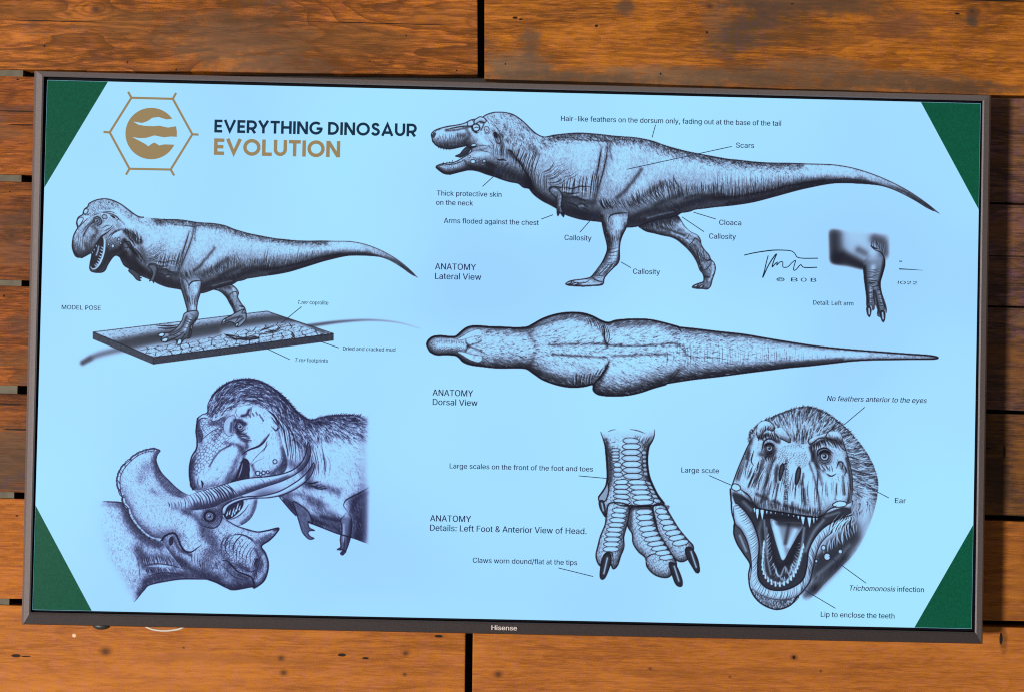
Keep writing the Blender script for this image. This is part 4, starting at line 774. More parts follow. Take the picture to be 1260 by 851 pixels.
    a1 = c.poly('H 690,640 700,625 720,600 735,620 742,650 738,700 728,740 716,770 700,790 692,782 702,770 680,768 678,762 690,755 688,720 695,680', .5, 1.2, fade='H 0,600 0,650'); c.M = a1; c.form(a1, .6); c.soft('H 735,640 730,720', 2.4, .5); c.soft('H 705,660 705,730', 1.8, -.35); c.line('H 710,710 705,770', 1.2, .8); c.line('H 722,700 718,750', 1, .7); c.M = None
    c.poly('H 690,782 702,770 716,772 700,790', .2, .9); c.poly('H 676,766 690,758 694,768', .25, .8)
    # shaggy outline
    up = S('H 80,205 100,190 122,180 125,145 150,100 190,65 235,45 300,38 350,48 400,75 440,105 475,140 500,170 530,195 565,212 620,198 680,190 740,190 780,194')
    for i in range(20, len(up)-1, 1):
        t = up[i+1]-up[i]; t = t/np.hypot(*t); n_ = np.array([t[1],-t[0]]); c.strokefast([up[i]-n_*1.5, up[i]+n_*(1+1.6*c.R.rand())+t*(1.5+1.5*c.R.rand())], 1.1, .8)
    c.stroke(up, 1.2, .8, (1,.1)); c.line('H 80,205 74,260 78,300 75,335 55,370 45,420 48,470 60,510', 1.8, .92, (1,1)); c.line('H 430,540 450,565 480,600 500,620', 1.4, .9, (1,1)); c.line('H 555,650 620,675 680,698 740,715 800,738', 1.5, .85, (1,.3))
    # ------------------------------------------------ the three-horned one
    nk = c.mask(S('I 40,312 100,315 205,322 260,400 330,490 400,520 520,560 640,690 520,712 440,722 350,742 320,770 270,830 230,800 150,700 60,500', True))
    fx = np.clip((c.X-112)/22,0,1)*np.clip((c.X*.86-c.Y*.5+ 232)/16+.2,0,1); nf = nk*fx
    c.tone(nf, .8); c.M = nf; c.form(nk, .55, (-.4,-.3,.8), .7)
    c.soft('I 215,330 260,430 330,510 400,540', 9, .6); c.soft('I 290,560 330,640 400,680', 9, .55); c.soft('I 330,720 420,700 520,690 600,690', 6, .6); c.soft('I 300,790 330,740', 5, .6); c.soft('I 130,400 180,520 230,620', 13, -.55); c.soft('I 110,330 180,335', 5, .25); c.soft('I 320,600 430,600 480,640', 7, .4)
    c.fur(nf, 1500, 'I 120,380,70 200,500,60 260,640,70 300,700,80 400,620,100 450,680,20', 2.8, .8, .36, .5, None, .5); c.noise(nf, 1., .3, 60, 2, 45)
    c.hatch('I 310,600 380,590 450,600', 'I 320,640 390,640 470,645', 16, 1, .6, 0, .5); c.hatch('I 330,660 400,655 470,655', 'I 340,690 410,680 490,680', 16, 1.2, .55, 0, .5); c.line('I 330,650 400,645 480,650', 1.2, -.5); c.line('I 310,650 370,635 440,640 520,660', 1.4, .7); c.line('I 330,700 420,680 520,690', 1.3, .7); c.line('I 260,560 290,620 300,720', 1, .5); c.M = None
    c.line('I 100,316 205,322', 1.3, .8, (.1,1)); c.line('I 270,830 320,770 350,742 440,722 520,712 640,712', 1.7, .9, (.2,1))
    # frill and face
    hd = c.mask(S('I 205,290 185,240 182,200 195,160 215,130 240,110 265,85 300,65 340,52 380,47 405,58 390,80 385,110 400,150 420,180 450,210 480,240 520,270 555,283 600,268 700,240 840,300 760,320 730,345 720,380 740,410 790,440 850,460 900,472 950,465 1008,453 990,485 960,515 920,545 940,580 955,630 950,680 930,725 885,755 870,752 780,765 740,755 690,730 640,712 560,700 500,640 440,560 410,518 380,515 340,500 300,465 270,430 245,390 235,350 215,330', True))
    c.tone(hd, .95); c.M = hd; c.noise(hd, .9, .3, 50, 2, 43); c.form(hd, .72, (-.3,-.42,.8), .85); c.rim(hd, 2, .3)
    c.soft('I 300,160 280,230 330,310', 12, -.5); c.soft('I 300,100 350,70', 6, -.2); c.soft('I 330,140 300,200', 9, .3); c.soft('I 385,120 400,200 450,260 520,290', 6, .45); c.soft('I 360,260 430,300 500,330', 5, .35); c.soft('I 400,290 480,320 560,310', 6, -.45); c.soft('I 380,400 440,440', 13, -.4); c.soft('I 560,440 600,420 580,520', 7, -.5); c.soft('I 530,370 590,400 620,460', 6, .45); c.soft('I 470,350 560,370', 6, .3); c.soft('I 620,480 680,540 620,600', 9, .35); c.soft('I 560,590 640,600', 6, -.25); c.soft('I 500,620 600,680 700,710', 6, .55); c.soft('I 700,740 780,755 860,740', 5, .6); c.soft('I 730,420 800,460', 6, -.5); c.soft('I 780,500 860,540', 10, -.3); c.soft('I 800,640 850,665', 5, .55); c.soft('I 930,600 940,660 900,720', 4, -.45); c.soft('I 890,560 920,640 880,690', 3, .45); c.soft('I 720,580 760,640', 6, .4); c.soft('I 900,520 960,490', 4, .35); c.soft('I 860,480 950,475', 3, -.4)
    c.soft('I 215,300 240,350 280,430 350,495', 7, .35); c.soft('I 420,480 470,470 500,500', 8, .3); c.soft('I 650,470 690,560 640,650', 12, .3); c.soft('I 380,60 385,110 430,190 500,260', 5, .35); c.soft('I 270,120 330,90', 8, -.3); c.soft('I 740,640 800,720', 8, .35); c.soft('I 560,500 540,440', 8, -.4); c.soft('I 440,300 500,330', 5, -.4); c.soft('I 300,320 350,390 420,420', 12, -.4)
    for _ in range(260):
        p0 = raw('I %f,%f'%(440+c.R.rand()*430, 470+c.R.rand()*250))[0]; a_ = c.R.rand()*6.3; l_ = 1.5+2*c.R.rand(); c.stroke(smooth([p0, p0+[l_*math.cos(a_),l_*math.sin(a_)], p0+[1.8*l_*math.cos(a_+.6),1.8*l_*math.sin(a_+.6)]], step=1), .7, .4, (.3,.3))
    c.fur(hd, 3000, 'I 230,180,60 300,120,80 360,100,100 300,260,60 350,350,70 420,420,80 500,300,30 560,420,100 650,500,110 700,600,100 760,700,60 800,520,60 860,600,70 780,470,30 920,500,-20 930,660,110', 3, .8, .36, .45, None, .5)
    c.hatch('I 740,480 790,470 850,490 890,540', 'I 720,600 740,560 800,640 860,640', 12, .9, .6, .15, 1.); c.cells(c.mask(S('I 720,500 760,480 800,560 860,650 820,680 740,620', True)), 2.4, .5, 40, 1.6, .3, 17); c.hatch('I 560,560 640,580 700,600', 'I 560,660 640,680 720,700', 13, .9, .4, .05, 1., .3)
    c.cells(hd, 1.8, .3, 50, 1.3, .28, 54)
    # frill edge scallops
    c.M = None
    for t,o_ in (('I 205,290 185,240 182,200 195,160 215,130 240,110 265,85 300,65 340,52 380,47', 1.1), ('I 207,300 217,332 237,355 247,392 272,432 302,467 342,502 380,517 408,519', 1.)):
        q = resample(S(t), 11)
        for a,b in zip(q, q[1:]):
            v = b-a; n_ = np.array([v[1],-v[0]])*(1 if t[2:5]=='205' else 1); n_ = n_/np.hypot(*n_); n_ = n_ if np.dot(n_, a-np.array([190,620])) > 0 else -n_
            mid = (a+b)/2+n_*.8*o_; p_ = smooth([a,(a+mid*1.2)/2.2+n_*.6,mid,(b+mid*1.2)/2.2+n_*.6,b], step=.8); m2 = c.mask(np.vstack([p_, b-n_*3, a-n_*3])); c.V += (.9-c.V)*m2*.8; c.A = np.maximum(c.A, m2); c.stroke(p_, 1., .85); c.stroke(np.array([a, a-n_*3.]), .8, .5)
    c.M = hd
    ed = S('I 205,290 185,240 182,200 195,160 215,130 240,110 265,85 300,65 340,52 380,47'); c.stroke(ed, 1.8, .9, (1,1)); q = resample(S('I 212,310 200,250 198,205 210,165 235,130 275,92 320,68 370,58'), 60); c.stroke(q, 1, .7)
    for a,b in zip(resample(ed,9), resample(q,9)): c.stroke(np.array([a,b]), 1, .7)
    ed = S('I 205,290 215,330 235,350 245,390 270,430 300,465 340,500 380,515 410,518'); c.stroke(ed, 2., .92, (1,1))
    for t in ('I 238,352 258,372', 'I 250,395 275,402', 'I 275,432 298,440', 'I 303,466 322,470', 'I 342,500 360,498'): c.line(t, 1.2, .7)
    c.line('I 410,518 425,495 455,480 480,482 495,510 510,545 530,570 560,575 590,555 620,535', 2.4, .92, (1,.1)); c.soft('I 440,560 460,590 520,620', 4, .35); c.soft('I 470,500 500,560 560,590', 3, .5); c.poly('I 450,520 458,498 468,505 466,530 455,540', .12, 1)
    c.line('I 380,47 405,58 390,80 385,110 400,150 420,180 450,210 480,240 520,270 555,283', 1.6, .9, (1,1)); c.hatch('I 390,130 430,200 500,260', 'I 360,160 400,230 470,290', 14, .7, .35)
    # eye
    c.cells(c.mask(S('I 620,360 660,345 700,360 718,400 700,440 650,450 615,430', True)), 1.6, .7, 0, 1, .35, 18); c.soft('I 655,392 657,394', 10, .45); c.eye('I 655,393', 5.2, .4); X,Y = raw('I 655,393')[0]; an = np.linspace(0,6.4,26); c.stroke(np.c_[X+6.6*np.cos(an), Y+6.6*np.sin(an)], 1.8, .85); c.stroke(np.c_[X+3.4*np.cos(an), Y+3.4*np.sin(an)], .9, .7); c.line('I 600,420 630,445 680,452 710,425 720,380 700,355', 1.5, .75)
    # mouth, nostril, beak
    c.line('I 720,618 745,620 770,645 800,675 840,690 870,705 882,735 878,755', 2, .92, (.3,1)); c.line('I 715,640 740,660 780,700 860,725', 1.1, .6); c.soft('I 800,690 850,710', 2.5, .6); c.poly('I 885,640 890,612 900,608 905,628 895,655', .1, 1); c.line('I 840,670 870,675 895,660 910,620 900,590', 1.3, .8); c.line('I 935,560 900,640 885,700 880,750', .9, .5); c.hatch('I 905,580 935,600', 'I 880,700 900,720', 8, .9, .45, .1); c.line('I 760,490 810,485 860,505 900,545', 1.4, .75); c.line('I 790,480 850,495 905,535', 1, .6); c.line('I 740,500 750,520 735,560 760,600', 1.1, .7)
    c.M = None
    c.line('I 740,410 790,440 850,460 900,472 950,465 1008,453 990,485 960,515 920,545 940,580 955,630 950,680 930,725 885,758 878,752', 1.8, .92, (.5,1)); c.line('I 885,755 870,752 780,767 740,755 690,730 640,712', 1.8, .92, (1,1)); c.soft('I 985,465 1005,456', 1.6, .6)
    # brow horns
    h2 = c.poly('I 720,380 722,350 745,328 790,305 850,292 920,290 1000,270 1060,240 1120,200 1160,160 1185,120 1190,140 1175,180 1140,220 1090,255 1020,285 950,298 880,300 820,310 770,330 745,350 735,380', .95, 1.4)
    c.M = h2; c.form(h2, .7, (-.1,-.6,.75)); c.soft('I 1180,130 1150,190', 3, .4); c.soft('I 1180,140 1150,200', 3, .5); c.soft('I 900,295 1000,278', 2, -.3); c.M = None
    keep = c.V.copy(); h1 = c.poly('I 500,330 520,300 560,282 620,262 700,240 780,215 860,198 950,190 1030,175 1090,150 1130,110 1150,60 1158,15 1170,50 1165,95 1140,140 1090,180 1020,215 930,245 850,275 780,300 730,320 680,345 600,360 540,360', .9, 0)
    c.M = h1; c.form(h1, .78, (-.1,-.62,.7)); c.soft('I 560,290 700,255 850,212', 3.5, -.35); c.soft('I 1160,40 1150,110 1110,150', 4, .6); c.soft('I 560,340 680,325 760,290', 6, .4); c.soft('I 850,260 950,230 1050,190', 4, .35)
    c.hatch('I 505,305 560,283 640,258 740,228', 'I 520,345 590,345 680,325 800,288', 19, 1.4, .7, -.09, .3, 0, (.5,.1)); c.hatch('I 760,220 860,200 950,192', 'I 820,285 900,255 980,225', 16, .7, .3, -.08); c.fur(h1, 320, 'I 700,280,80 1000,210,60', 2, .7, .35, .3, None, .5); c.M = None
    bl = np.clip((c.X-222)/20,0,1); bl = bl*bl*(3-2*bl); c.V[:] = keep*(1-bl)+c.V*bl
    c.hatch('I 440,320 480,315 520,300', 'I 450,350 490,350 530,352', 6, 1.2, .55, -.08, .4); c.line('I 555,283 620,262 700,240 780,215 860,198 950,190 1030,175 1090,150 1130,110 1150,60 1158,15 1170,50 1165,95 1140,140 1090,180 1020,215 930,245 850,275 790,298', 1.4, .9, (.3,.1))
    return c

# ---------------------------------------------------------------- detail of the left foot
def scutes(c, u, l, n, lw=.8, v=.82):
    """a column of broad scales between two side guides"""
    A = resample(S(u), n+1); B = resample(S(l), n+1)
    for i in range(n):
        a0,a1,b0,b1 = A[i],A[i+1],B[i],B[i+1]; ac = (a0+a1)/2; bc = (b0+b1)/2; g = .1
        p = smooth([ac, a0+(b0-a0)*.2+(a1-a0)*g, a0+(b0-a0)*.5+(a1-a0)*.02, a0+(b0-a0)*.8+(a1-a0)*g, bc, a1+(b1-a1)*.8-(a1-a0)*g*.2, a1+(b1-a1)*.5+(a1-a0)*.06, a1+(b1-a1)*.2-(a1-a0)*g*.2], True, .8)
        m = c.mask(p+c.R.randn(*p.shape)*.12); lo_ = c.V.copy(); c.tone(m, v*(.9+.12*c.R.rand())); c.V[:] = np.where(m > 0, c.V*.62+.38*np.minimum(c.V, lo_*1.15), c.V); o = c.M; c.M = m; c.shade(m, 0, -1, .8, .35); c.soft('X %f,%f %f,%f'%(*(ac*.7+bc*.3), *(ac*.3+bc*.7)), 1.2, -.35); c.M = o; c.stroke(np.vstack([p,p[:1]]), lw, .85)

def claw(c, t, hl):
    m = c.poly(t, .16, 1.4); c.M = m; c.soft(hl, 1.1, -.6); c.soft(hl, 2.4, -.2); c.M = None

def draw_foot_detail():
    c = Canvas(732,518,866,724,16)
    sh = c.mask(S('J 190,60 200,90 212,130 218,180 222,240 222,285 215,320 200,345 180,375 190,400 205,430 215,460 330,460 450,470 520,420 490,400 460,360 435,310 420,270 412,220 412,170 420,130 435,105 445,80 447,50 400,40 300,45', True)); ft = np.clip((c.Y-526)/14,0,1)
    c.tone(sh*ft, .86); c.M = sh*ft
    c.form(sh, .6, (.05,-.1,1.), .9); c.shade(sh, -5, 0, 4, .5); c.soft('J 215,100 235,200 235,290 210,360', 4, .55); c.soft('J 425,120 400,220 430,310 480,400', 4.5, .55); c.soft('J 380,110 400,130', 4, .4)
    c.cells(sh*np.clip((c.Y-546)/6,0,1), 2.6, .55, 60, 1.7, .16, 19); c.fur(sh*ft, 500, 'J 230,120,60 400,110,120 240,250,100 420,250,80 450,360,60', 2.6, .8, .6, .4, None, .4); c.hatch('J 350,65 430,80', 'J 340,100 400,130', 14, .6, .5)
    scutes(c, 'J 296,88 293,130 287,160 291,200 294,240 300,285', 'J 368,90 384,130 378,160 384,200 386,240 394,285', 7, .9); scutes(c, 'J 250,205 248,275', 'J 288,205 298,275', 3, .8, .78)
    scutes(c, 'J 255,290 250,340 250,398', 'J 322,285 328,345 332,408', 5, .9, .86); scutes(c, 'J 315,288 332,345 348,410', 'J 412,288 426,345 446,405', 5, .9, .9); scutes(c, 'J 398,290 425,345 445,398', 'J 432,300 458,350 482,398', 5, .8, .78); scutes(c, 'J 236,140 240,200', 'J 284,140 280,200', 4, .7, .74); scutes(c, 'J 384,150 392,270', 'J 408,150 424,270', 6, .7, .7); c.hatch('J 240,110 230,180 235,260', 'J 270,110 250,180 245,260', 10, .7, .5)
    c.M = None
    c.line('J 190,60 200,90 212,130 218,180 222,240 222,285 215,320 200,345 182,370', 2.6, .95, (.2,1)); c.line('J 447,50 445,80 435,105 420,130 412,170 412,220 420,270 435,310 460,360 490,400', 2.8, .95, (.2,1)); c.line('J 222,62 245,52 268,50', 1, .7); c.line('J 325,48 365,55 405,70', 1.1, .75)
    toe = lambda t: c.poly(t, .86, 1.8)
    def skin(m, g, n): 
        c.M = m; c.form(m, .7, (-.1,-.35,.9), .9); c.shade(m, -3, 0, 2, .4); c.cells(m, 2.7, .5, 60, 1.8, .16, 23); c.fur(m, n, g, 2.4, .8, .5, .5, None, .5); c.M = None
    m = toe('J 440,415 490,410 520,455 560,520 605,575 628,600 630,625 610,660 580,678 550,670 525,640 510,615 490,590 465,545 455,500'); skin(m, 'J 500,500,70 580,630,100', 260)
    c.M = m; scutes(c, 'J 446,425 466,480 496,545 540,608', 'J 500,425 540,490 582,545 616,590', 7, .8, .88); c.M = None
    m = toe('J 330,425 380,415 430,420 445,480 470,550 500,600 530,650 550,685 540,720 515,750 480,752 440,735 410,700 403,660 370,630 345,590 340,545 322,515 318,480'); skin(m, 'J 350,480,80 380,580,60 460,690,80', 420)
    c.M = m; c.soft('J 335,430 330,510', 4, .5); c.line('J 403,662 430,645 460,640', 1.4, .85); scutes(c, 'J 355,428 366,500 382,555 415,602 478,674', 'J 434,425 448,500 474,550 512,610 548,662', 10, .8, .9); c.M = None
    m = toe('J 235,400 320,410 322,470 310,520 300,560 300,610 285,650 270,695 250,712 235,690 200,700 180,690 168,650 178,600 190,555 212,500 218,450'); skin(m, 'J 220,500,110 200,620,95 280,600,80', 360)
    c.M = m; scutes(c, 'J 248,420 232,480 213,540 198,630', 'J 316,425 310,480 290,550 276,630', 9, .8, .9); c.line('J 195,690 205,650 225,632 245,640 250,680', 1.6, .8); c.M = None
    c.line('J 255,400 290,412 330,412 370,415 430,412 490,408', 2.4, .95); c.soft('J 330,425 430,422', 3, .6)
    m = c.poly('J 215,320 222,300 228,340 215,385 195,395 180,385 182,370 200,345', .6, 1.4)
    claw(c, 'J 183,392 200,388 208,410 212,440 212,465 198,445 186,420', 'J 195,400 203,435'); claw(c, 'J 192,690 200,660 215,640 235,640 240,670 228,715 210,755 195,762 187,745', 'J 222,660 205,735')
    claw(c, 'J 515,690 525,682 545,690 565,730 578,770 576,794 560,795 545,780 530,740', 'J 540,700 562,770'); claw(c, 'J 593,630 600,610 620,612 640,640 655,680 660,725 645,730 625,700 605,665', 'J 620,630 645,705')
    return c

# ---------------------------------------------------------------- roaring head from the front
def draw_front_head():
    c = Canvas(894,494,1092,754,17)
    mane = c.mask(S('K 130,150 165,100 220,70 300,40 360,30 420,48 470,80 510,115 560,170 600,230 625,290 632,350 615,440 580,530 540,600 480,660 420,720 380,765 340,770 300,600 200,300', True))
    ft = np.clip((640-(c.X-880)*3.15)/50,0,1); low = np.clip(((c.Y-490)*3.15-380)/160,0,1); mm = mane*(1-.55*low*np.clip(((c.X-880)*3.15-480)/120,0,1)); lo2 = np.clip((c.Y-610)/40,0,1); mm = mm*(1-lo2)+blur(mm,9)*lo2
    c.tone(mm, .66); c.M = mm; c.form(mane, .55, (-.3,-.35,.85), .7)
    c.soft('K 340,60 420,80 480,120', 10, .35); c.soft('K 500,620 440,700 390,740', 10, .7); c.soft('K 420,620 480,600 540,540', 10, .7); c.soft('K 400,660 450,640', 12, .6); c.soft('K 590,330 590,430 560,500', 10, -.5); c.soft('K 540,250 560,330', 10, .25); c.soft('K 390,730 340,770', 6, .5)
    g = 'K 150,140,-130 200,90,-120 260,60,-105 330,50,-80 380,60,-60 440,80,-50 500,130,-35 560,200,-20 600,280,-10 610,360,5 560,330,10 560,420,100 520,240,20 300,120,-100 400,120,-60 450,130,-40'
    top = np.clip((460-((c.Y-490)*3.15))/120,0,1)
    c.fur(mm, 1500, g, 7.5, 1., .8, .2, top, .3); c.fur(mm, 500, 'K 560,420,110 580,480,120 600,350,80', 7, .7, .4, .15, mm*(1-top), .5)
    c.soft('K 320,160 350,150', 3, .4); c.hatch('K 270,130 380,110', 'K 290,170 360,175', 16, 1, .7); c.fur(mm, 260, g, 6, 1.9, .6, .2, top, .1); c.fur(mm, 800, g, 7, 1., -.6, .2, top, 0); c.M = None
    p = S('K 135,180 130,150 165,100 220,70 300,40 360,30 420,48 470,80 510,115 560,170 600,230 625,290 632,340')
    for i in range(1, len(p)-1):
        t = p[i+1]-p[i]; t = t/np.hypot(*t); n_ = np.array([t[1],-t[0]])
        for _ in range(2): c.strokefast([p[i]-n_*2.5*c.R.rand(), p[i]+n_*(.2+3.2*c.R.rand()**2)+t*(c.R.rand()-.2)*4], .9, .62*(1 if i < len(p)*.7 else .4))
    # skull and jaws
    sk = S('K 62,345 85,280 110,220 130,175 160,130 165,100 185,85 215,88 235,115 260,112 290,150 330,175 360,165 375,150 420,135 455,125 485,135 497,165 510,210 530,280 535,340 530,400 530,450 545,470 520,520 470,560 430,590 390,610 380,640 370,690 345,730 320,765 290,800 240,815 190,800 155,770 135,730 130,680 135,640 110,600 85,560 72,520 75,480 65,440 62,400 58,360', True)
    m = c.mask(sk); c.tone(m, .98); c.M = m; c.noise(m, .9, .16, 90, 2.5, 46); c.form(c.mask(S('K 62,345 85,280 110,220 130,175 165,100 215,88 290,150 375,150 455,125 497,165 510,210 530,280 535,340 530,400 440,430 400,455 300,445 170,425 98,352', True)), .6, (-.15,-.3,.9), .7); c.rim(m, 2, .3)
    ck = c.mask(S('K 440,480 540,400 600,430 560,520 480,560 400,620', True))
    # facial planes
    c.soft('K 140,150 120,230 90,310', 5, .5); c.soft('K 230,200 200,280 170,360', 6, .4); c.soft('K 175,215 230,230', 5, .55); c.soft('K 370,190 390,240 410,330', 4.5, .55); c.soft('K 370,190 380,230 395,260', 3, .5); c.soft('K 240,260 225,330 190,390', 5, .5); c.soft('K 330,330 350,400', 7, .3); c.soft('K 300,210 290,300 285,380', 7, -.5); c.soft('K 350,220 360,330', 8, -.5); c.soft('K 230,250 200,330', 2, -.3); c.soft('K 450,300 480,380', 9, -.55); c.soft('K 130,270 110,330', 5, -.5); c.soft('K 160,370 260,410 360,440', 3, .5); c.soft('K 510,230 525,330 515,400', 2.4, .6); c.soft('K 480,250 500,280', 4, .4); c.soft('K 440,300 420,280', 3, .5); c.soft('K 180,240 165,300 150,340', 3, .45)
    c.hatch('K 150,260 200,250 250,270 330,270 400,270', 'K 110,340 175,390 240,415 320,430 400,440', 46, .9, .6, .02, 1., .35); c.hatch('K 150,370 220,395 300,415 410,430', 'K 155,425 220,430 300,445 400,455', 30, .9, .5, 0, .9); c.hatch('K 420,300 470,310 510,320', 'K 420,430 470,390 520,390', 16, .9, .55, .02, 1., .3); c.hatch('K 110,230 140,210 200,250', 'K 75,330 110,340 150,350', 16, .9, .5, .02, 1, .3)
    c.cells(c.mask(S('K 255,190 330,180 360,230 340,270 290,250 250,260', True)), 2.2, .6, 20, 1.4, .25, 27); c.cells(c.mask(S('K 265,260 285,250 280,430 260,430',True)), 1.7, .7, 90, 1.2, .35, 28); c.hatch('K 268,250 262,420', 'K 282,250 280,420', 30, .8, .6, .05, .3)
    c.fur(m, 600, 'K 120,280,110 200,320,100 300,340,90 450,330,80 480,220,60 160,180,130', 3.2, .8, .5, .3, np.clip(1-((c.Y-490)*3.15-420)/20,0,1), .45)
    # snout ridges and hollows
    for t,w_,d_ in (('K 225,240 205,300 190,360 178,400',2.4,.5),('K 245,330 235,380 228,420',2.2,.45),('K 365,250 385,310 400,380 405,430',2.6,.5),('K 340,350 350,410',2.4,.4),('K 300,400 300,440',2.,.4),('K 275,230 272,300',1.6,.4),('K 210,210 190,240 180,270',3,.5),('K 385,200 375,240',3,.55),('K 130,210 120,260',3,.45),('K 495,300 500,370',2.4,.45),('K 150,290 130,340',2.2,.4),('K 470,330 465,390',2,.35)): c.soft(t, w_, d_)
    for t,w_,d_ in (('K 262,335 258,420',2.4,-.7),('K 300,240 318,300',3.,-.7),('K 225,300 215,390',2.2,-.65),('K 370,290 378,390',3,-.7),('K 325,350 330,420',2.4,-.65),('K 285,200 340,200',4,-.6),('K 430,290 450,380',4,-.65),('K 190,290 170,360',2,-.6),('K 120,240 100,310',2.2,-.6),('K 485,330 487,390',2.2,-.6),('K 405,320 415,400',2,-.5)): c.soft(t, w_, d_)
    for x in np.linspace(158,405,38): c.line('K %f,%f %f,%f %f,%f'%(x-3,392+(x-158)*.12-14*c.R.rand(),x+2*c.R.randn(),412+(x-158)*.12,x+c.R.randn()*2,430+(x-158)*.1), 1.0, .5)
    c.cells(m*np.clip(1-((c.Y-490)*3.15-410)/20,0,1), 1.7, .2, 80, 1.5, .3, 53)
    # nostrils
    for t in ('K 247,300 252,265 262,250 268,262 262,290 252,318', 'K 310,330 312,290 322,265 332,272 328,305 318,330'): nm = c.poly(t, .3, 1.1); c.M = nm*m; c.soft(t, 1.6, .8); c.M = m
    c.soft('K 240,270 236,320', 2.6, .5); c.soft('K 342,290 336,330', 2.4, .5); c.line('K 240,330 232,350', 1, .6)
    # brows
    for t in ('K 160,130 165,100 185,85 210,88 228,105 225,125 200,120 185,135 175,155 165,150', 'K 228,125 240,108 262,112 288,145 290,170 265,160 240,148', 'K 362,165 378,148 410,138 440,130 430,150 400,155 370,178', 'K 430,150 440,128 470,125 492,140 497,170 505,200 490,190 475,165 450,160'):
        mb = c.poly(t, .95, 1.1); c.M = mb; c.form(mb, .75, (-.2,-.6,.8), 1.); c.noise(mb, 1.2, .25, 60, 1.5, 55); c.M = m
    c.soft('K 175,152 205,140 245,165', 4, .75); c.soft('K 380,182 430,160 485,172', 4.5, .78); c.hatch('K 170,110 200,95 225,112', 'K 178,140 200,128 215,135', 9, .8, .5); c.hatch('K 440,132 490,145', 'K 445,150 490,175', 8, .8, .5); c.hatch('K 175,140 200,125 230,130', 'K 170,165 205,165 245,165', 10, 1.1, .7); c.hatch('K 375,175 420,155 470,160', 'K 380,205 430,190 490,200', 16, 1.2, .7)
    # eyes
    c.soft('K 205,190 210,200', 9, .55); c.soft('K 423,220 426,224', 10, .5); c.eye('K 210,191', 3.9, .52); c.eye('K 424,223', 5.2, .5)
    for x,y,r in ((210,191,6.2),(425,224,7.8)):
        X,Y = raw('K %d,%d'%(x,y))[0]; an = np.linspace(.3,2.9,20); c.stroke(np.c_[X+r*np.cos(an), Y+r*1.05*np.sin(an)], 1.3, .8, (.3,.3)); c.stroke(np.c_[X+r*1.3*np.cos(an), Y+r*1.3*np.sin(an)], .9, .6, (.2,.2)); an = np.linspace(3.3,6.1,20); c.stroke(np.c_[X+r*np.cos(an), Y+r*.9*np.sin(an)], 2.6, .92, (.3,.3)); c.soft('X %f,%f %f,%f'%(X-r*.7,Y-r*.55,X+r*.7,Y-r*.5), 2.2, .55)
    c.line('K 180,205 190,165 215,155 240,170', 1.8, .9); c.line('K 395,230 400,200 430,192 455,210', 2, .9); c.hatch('K 180,220 230,215', 'K 190,245 215,240', 6, 1, .7); c.hatch('K 395,250 450,255', 'K 420,280 460,290', 7, 1, .6)
    for t in ('K 470,270 480,245 495,250 490,275', 'K 500,255 508,280 500,295', 'K 430,290 450,300 470,290', 'K 475,300 480,320', 'K 150,200 140,240 150,260', 'K 170,240 160,280', 'K 520,290 524,318', 'K 518,330 530,355'): c.line(t, 1.7, .8)
    # side of the mouth: scutes
    c.soft('K 75,370 110,390 150,420', 6, .72); c.soft('K 530,430 470,440 410,460', 6, .75); c.soft('K 100,380 150,420', 4, .5)
    c.poly('K 62,345 72,330 92,335 98,350 80,357', .95, 1.2); c.poly('K 455,410 480,396 508,402 505,415 470,420', .95, 1.2)
    # lower jaw lip loop
    lip = c.mask(S('K 70,420 90,410 120,440 150,490 170,560 165,640 170,700 205,735 255,742 300,730 340,700 355,650 362,590 385,540 420,500 470,470 530,450 540,475 490,500 450,520 410,560 390,610 378,660 365,710 320,765 260,780 200,770 150,745 135,700 140,640 125,560 100,510 75,480', True))
    dark = c.mask(S('K 70,370 100,375 140,400 170,425 300,445 400,455 440,440 500,420 530,440 470,470 420,500 385,540 362,590 355,650 340,700 300,730 255,742 205,735 170,700 165,640 170,560 150,490 120,440 80,410', True))
    c.tone(dark, .2); c.M = dark; c.soft('K 120,385 160,420 180,470', 6, .5); c.soft('K 180,455 300,460 400,470', 5, .6); c.soft('K 200,520 230,640 262,650 300,600 340,500', 7, .5); c.M = None
    c.M = dark; c.soft('K 180,470 170,520 180,600', 3, -.25); c.soft('K 110,400 140,430', 3, -.3); c.soft('K 420,470 380,520 350,590', 3, -.35); c.soft('K 480,440 430,455', 2.5, -.3)
    tg = c.poly('K 214,466 250,478 300,478 342,486 316,535 288,585 263,626 246,590 228,530', .55, 0); c.M = tg*dark; c.soft('K 235,500 250,560 262,612', 5, -.8); c.soft('K 310,510 285,570', 4, -.55); c.soft('K 225,478 235,510', 2, -.7); c.soft('K 250,480 300,485 330,488', 5, .6); c.soft('K 285,490 272,560', 3, .45); c.M = dark
    c.soft('K 190,470 200,600 215,680', 1.8, -.4); c.soft('K 345,500 330,600 300,670', 2.4, -.45); c.soft('K 200,500 205,600', 1.5, -.4); c.hatch('K 195,540 205,640 230,700 262,712', 'K 212,520 225,620 245,680 262,690', 16, 1.2, -.4, .1, .8); c.hatch('K 335,560 320,640 290,700 262,712', 'K 318,560 300,630 280,680 262,690', 16, 1.2, -.45, -.1, .8); c.soft('K 225,640 250,690 270,650 285,680 300,640', 1.6, -.5); c.line('K 235,650 240,680 255,695', 1, -.6); c.line('K 275,650 270,680', 1, -.6)
    c.soft('K 190,560 188,640 200,690 240,715 280,705 320,650 340,580', 2.2, -.6)
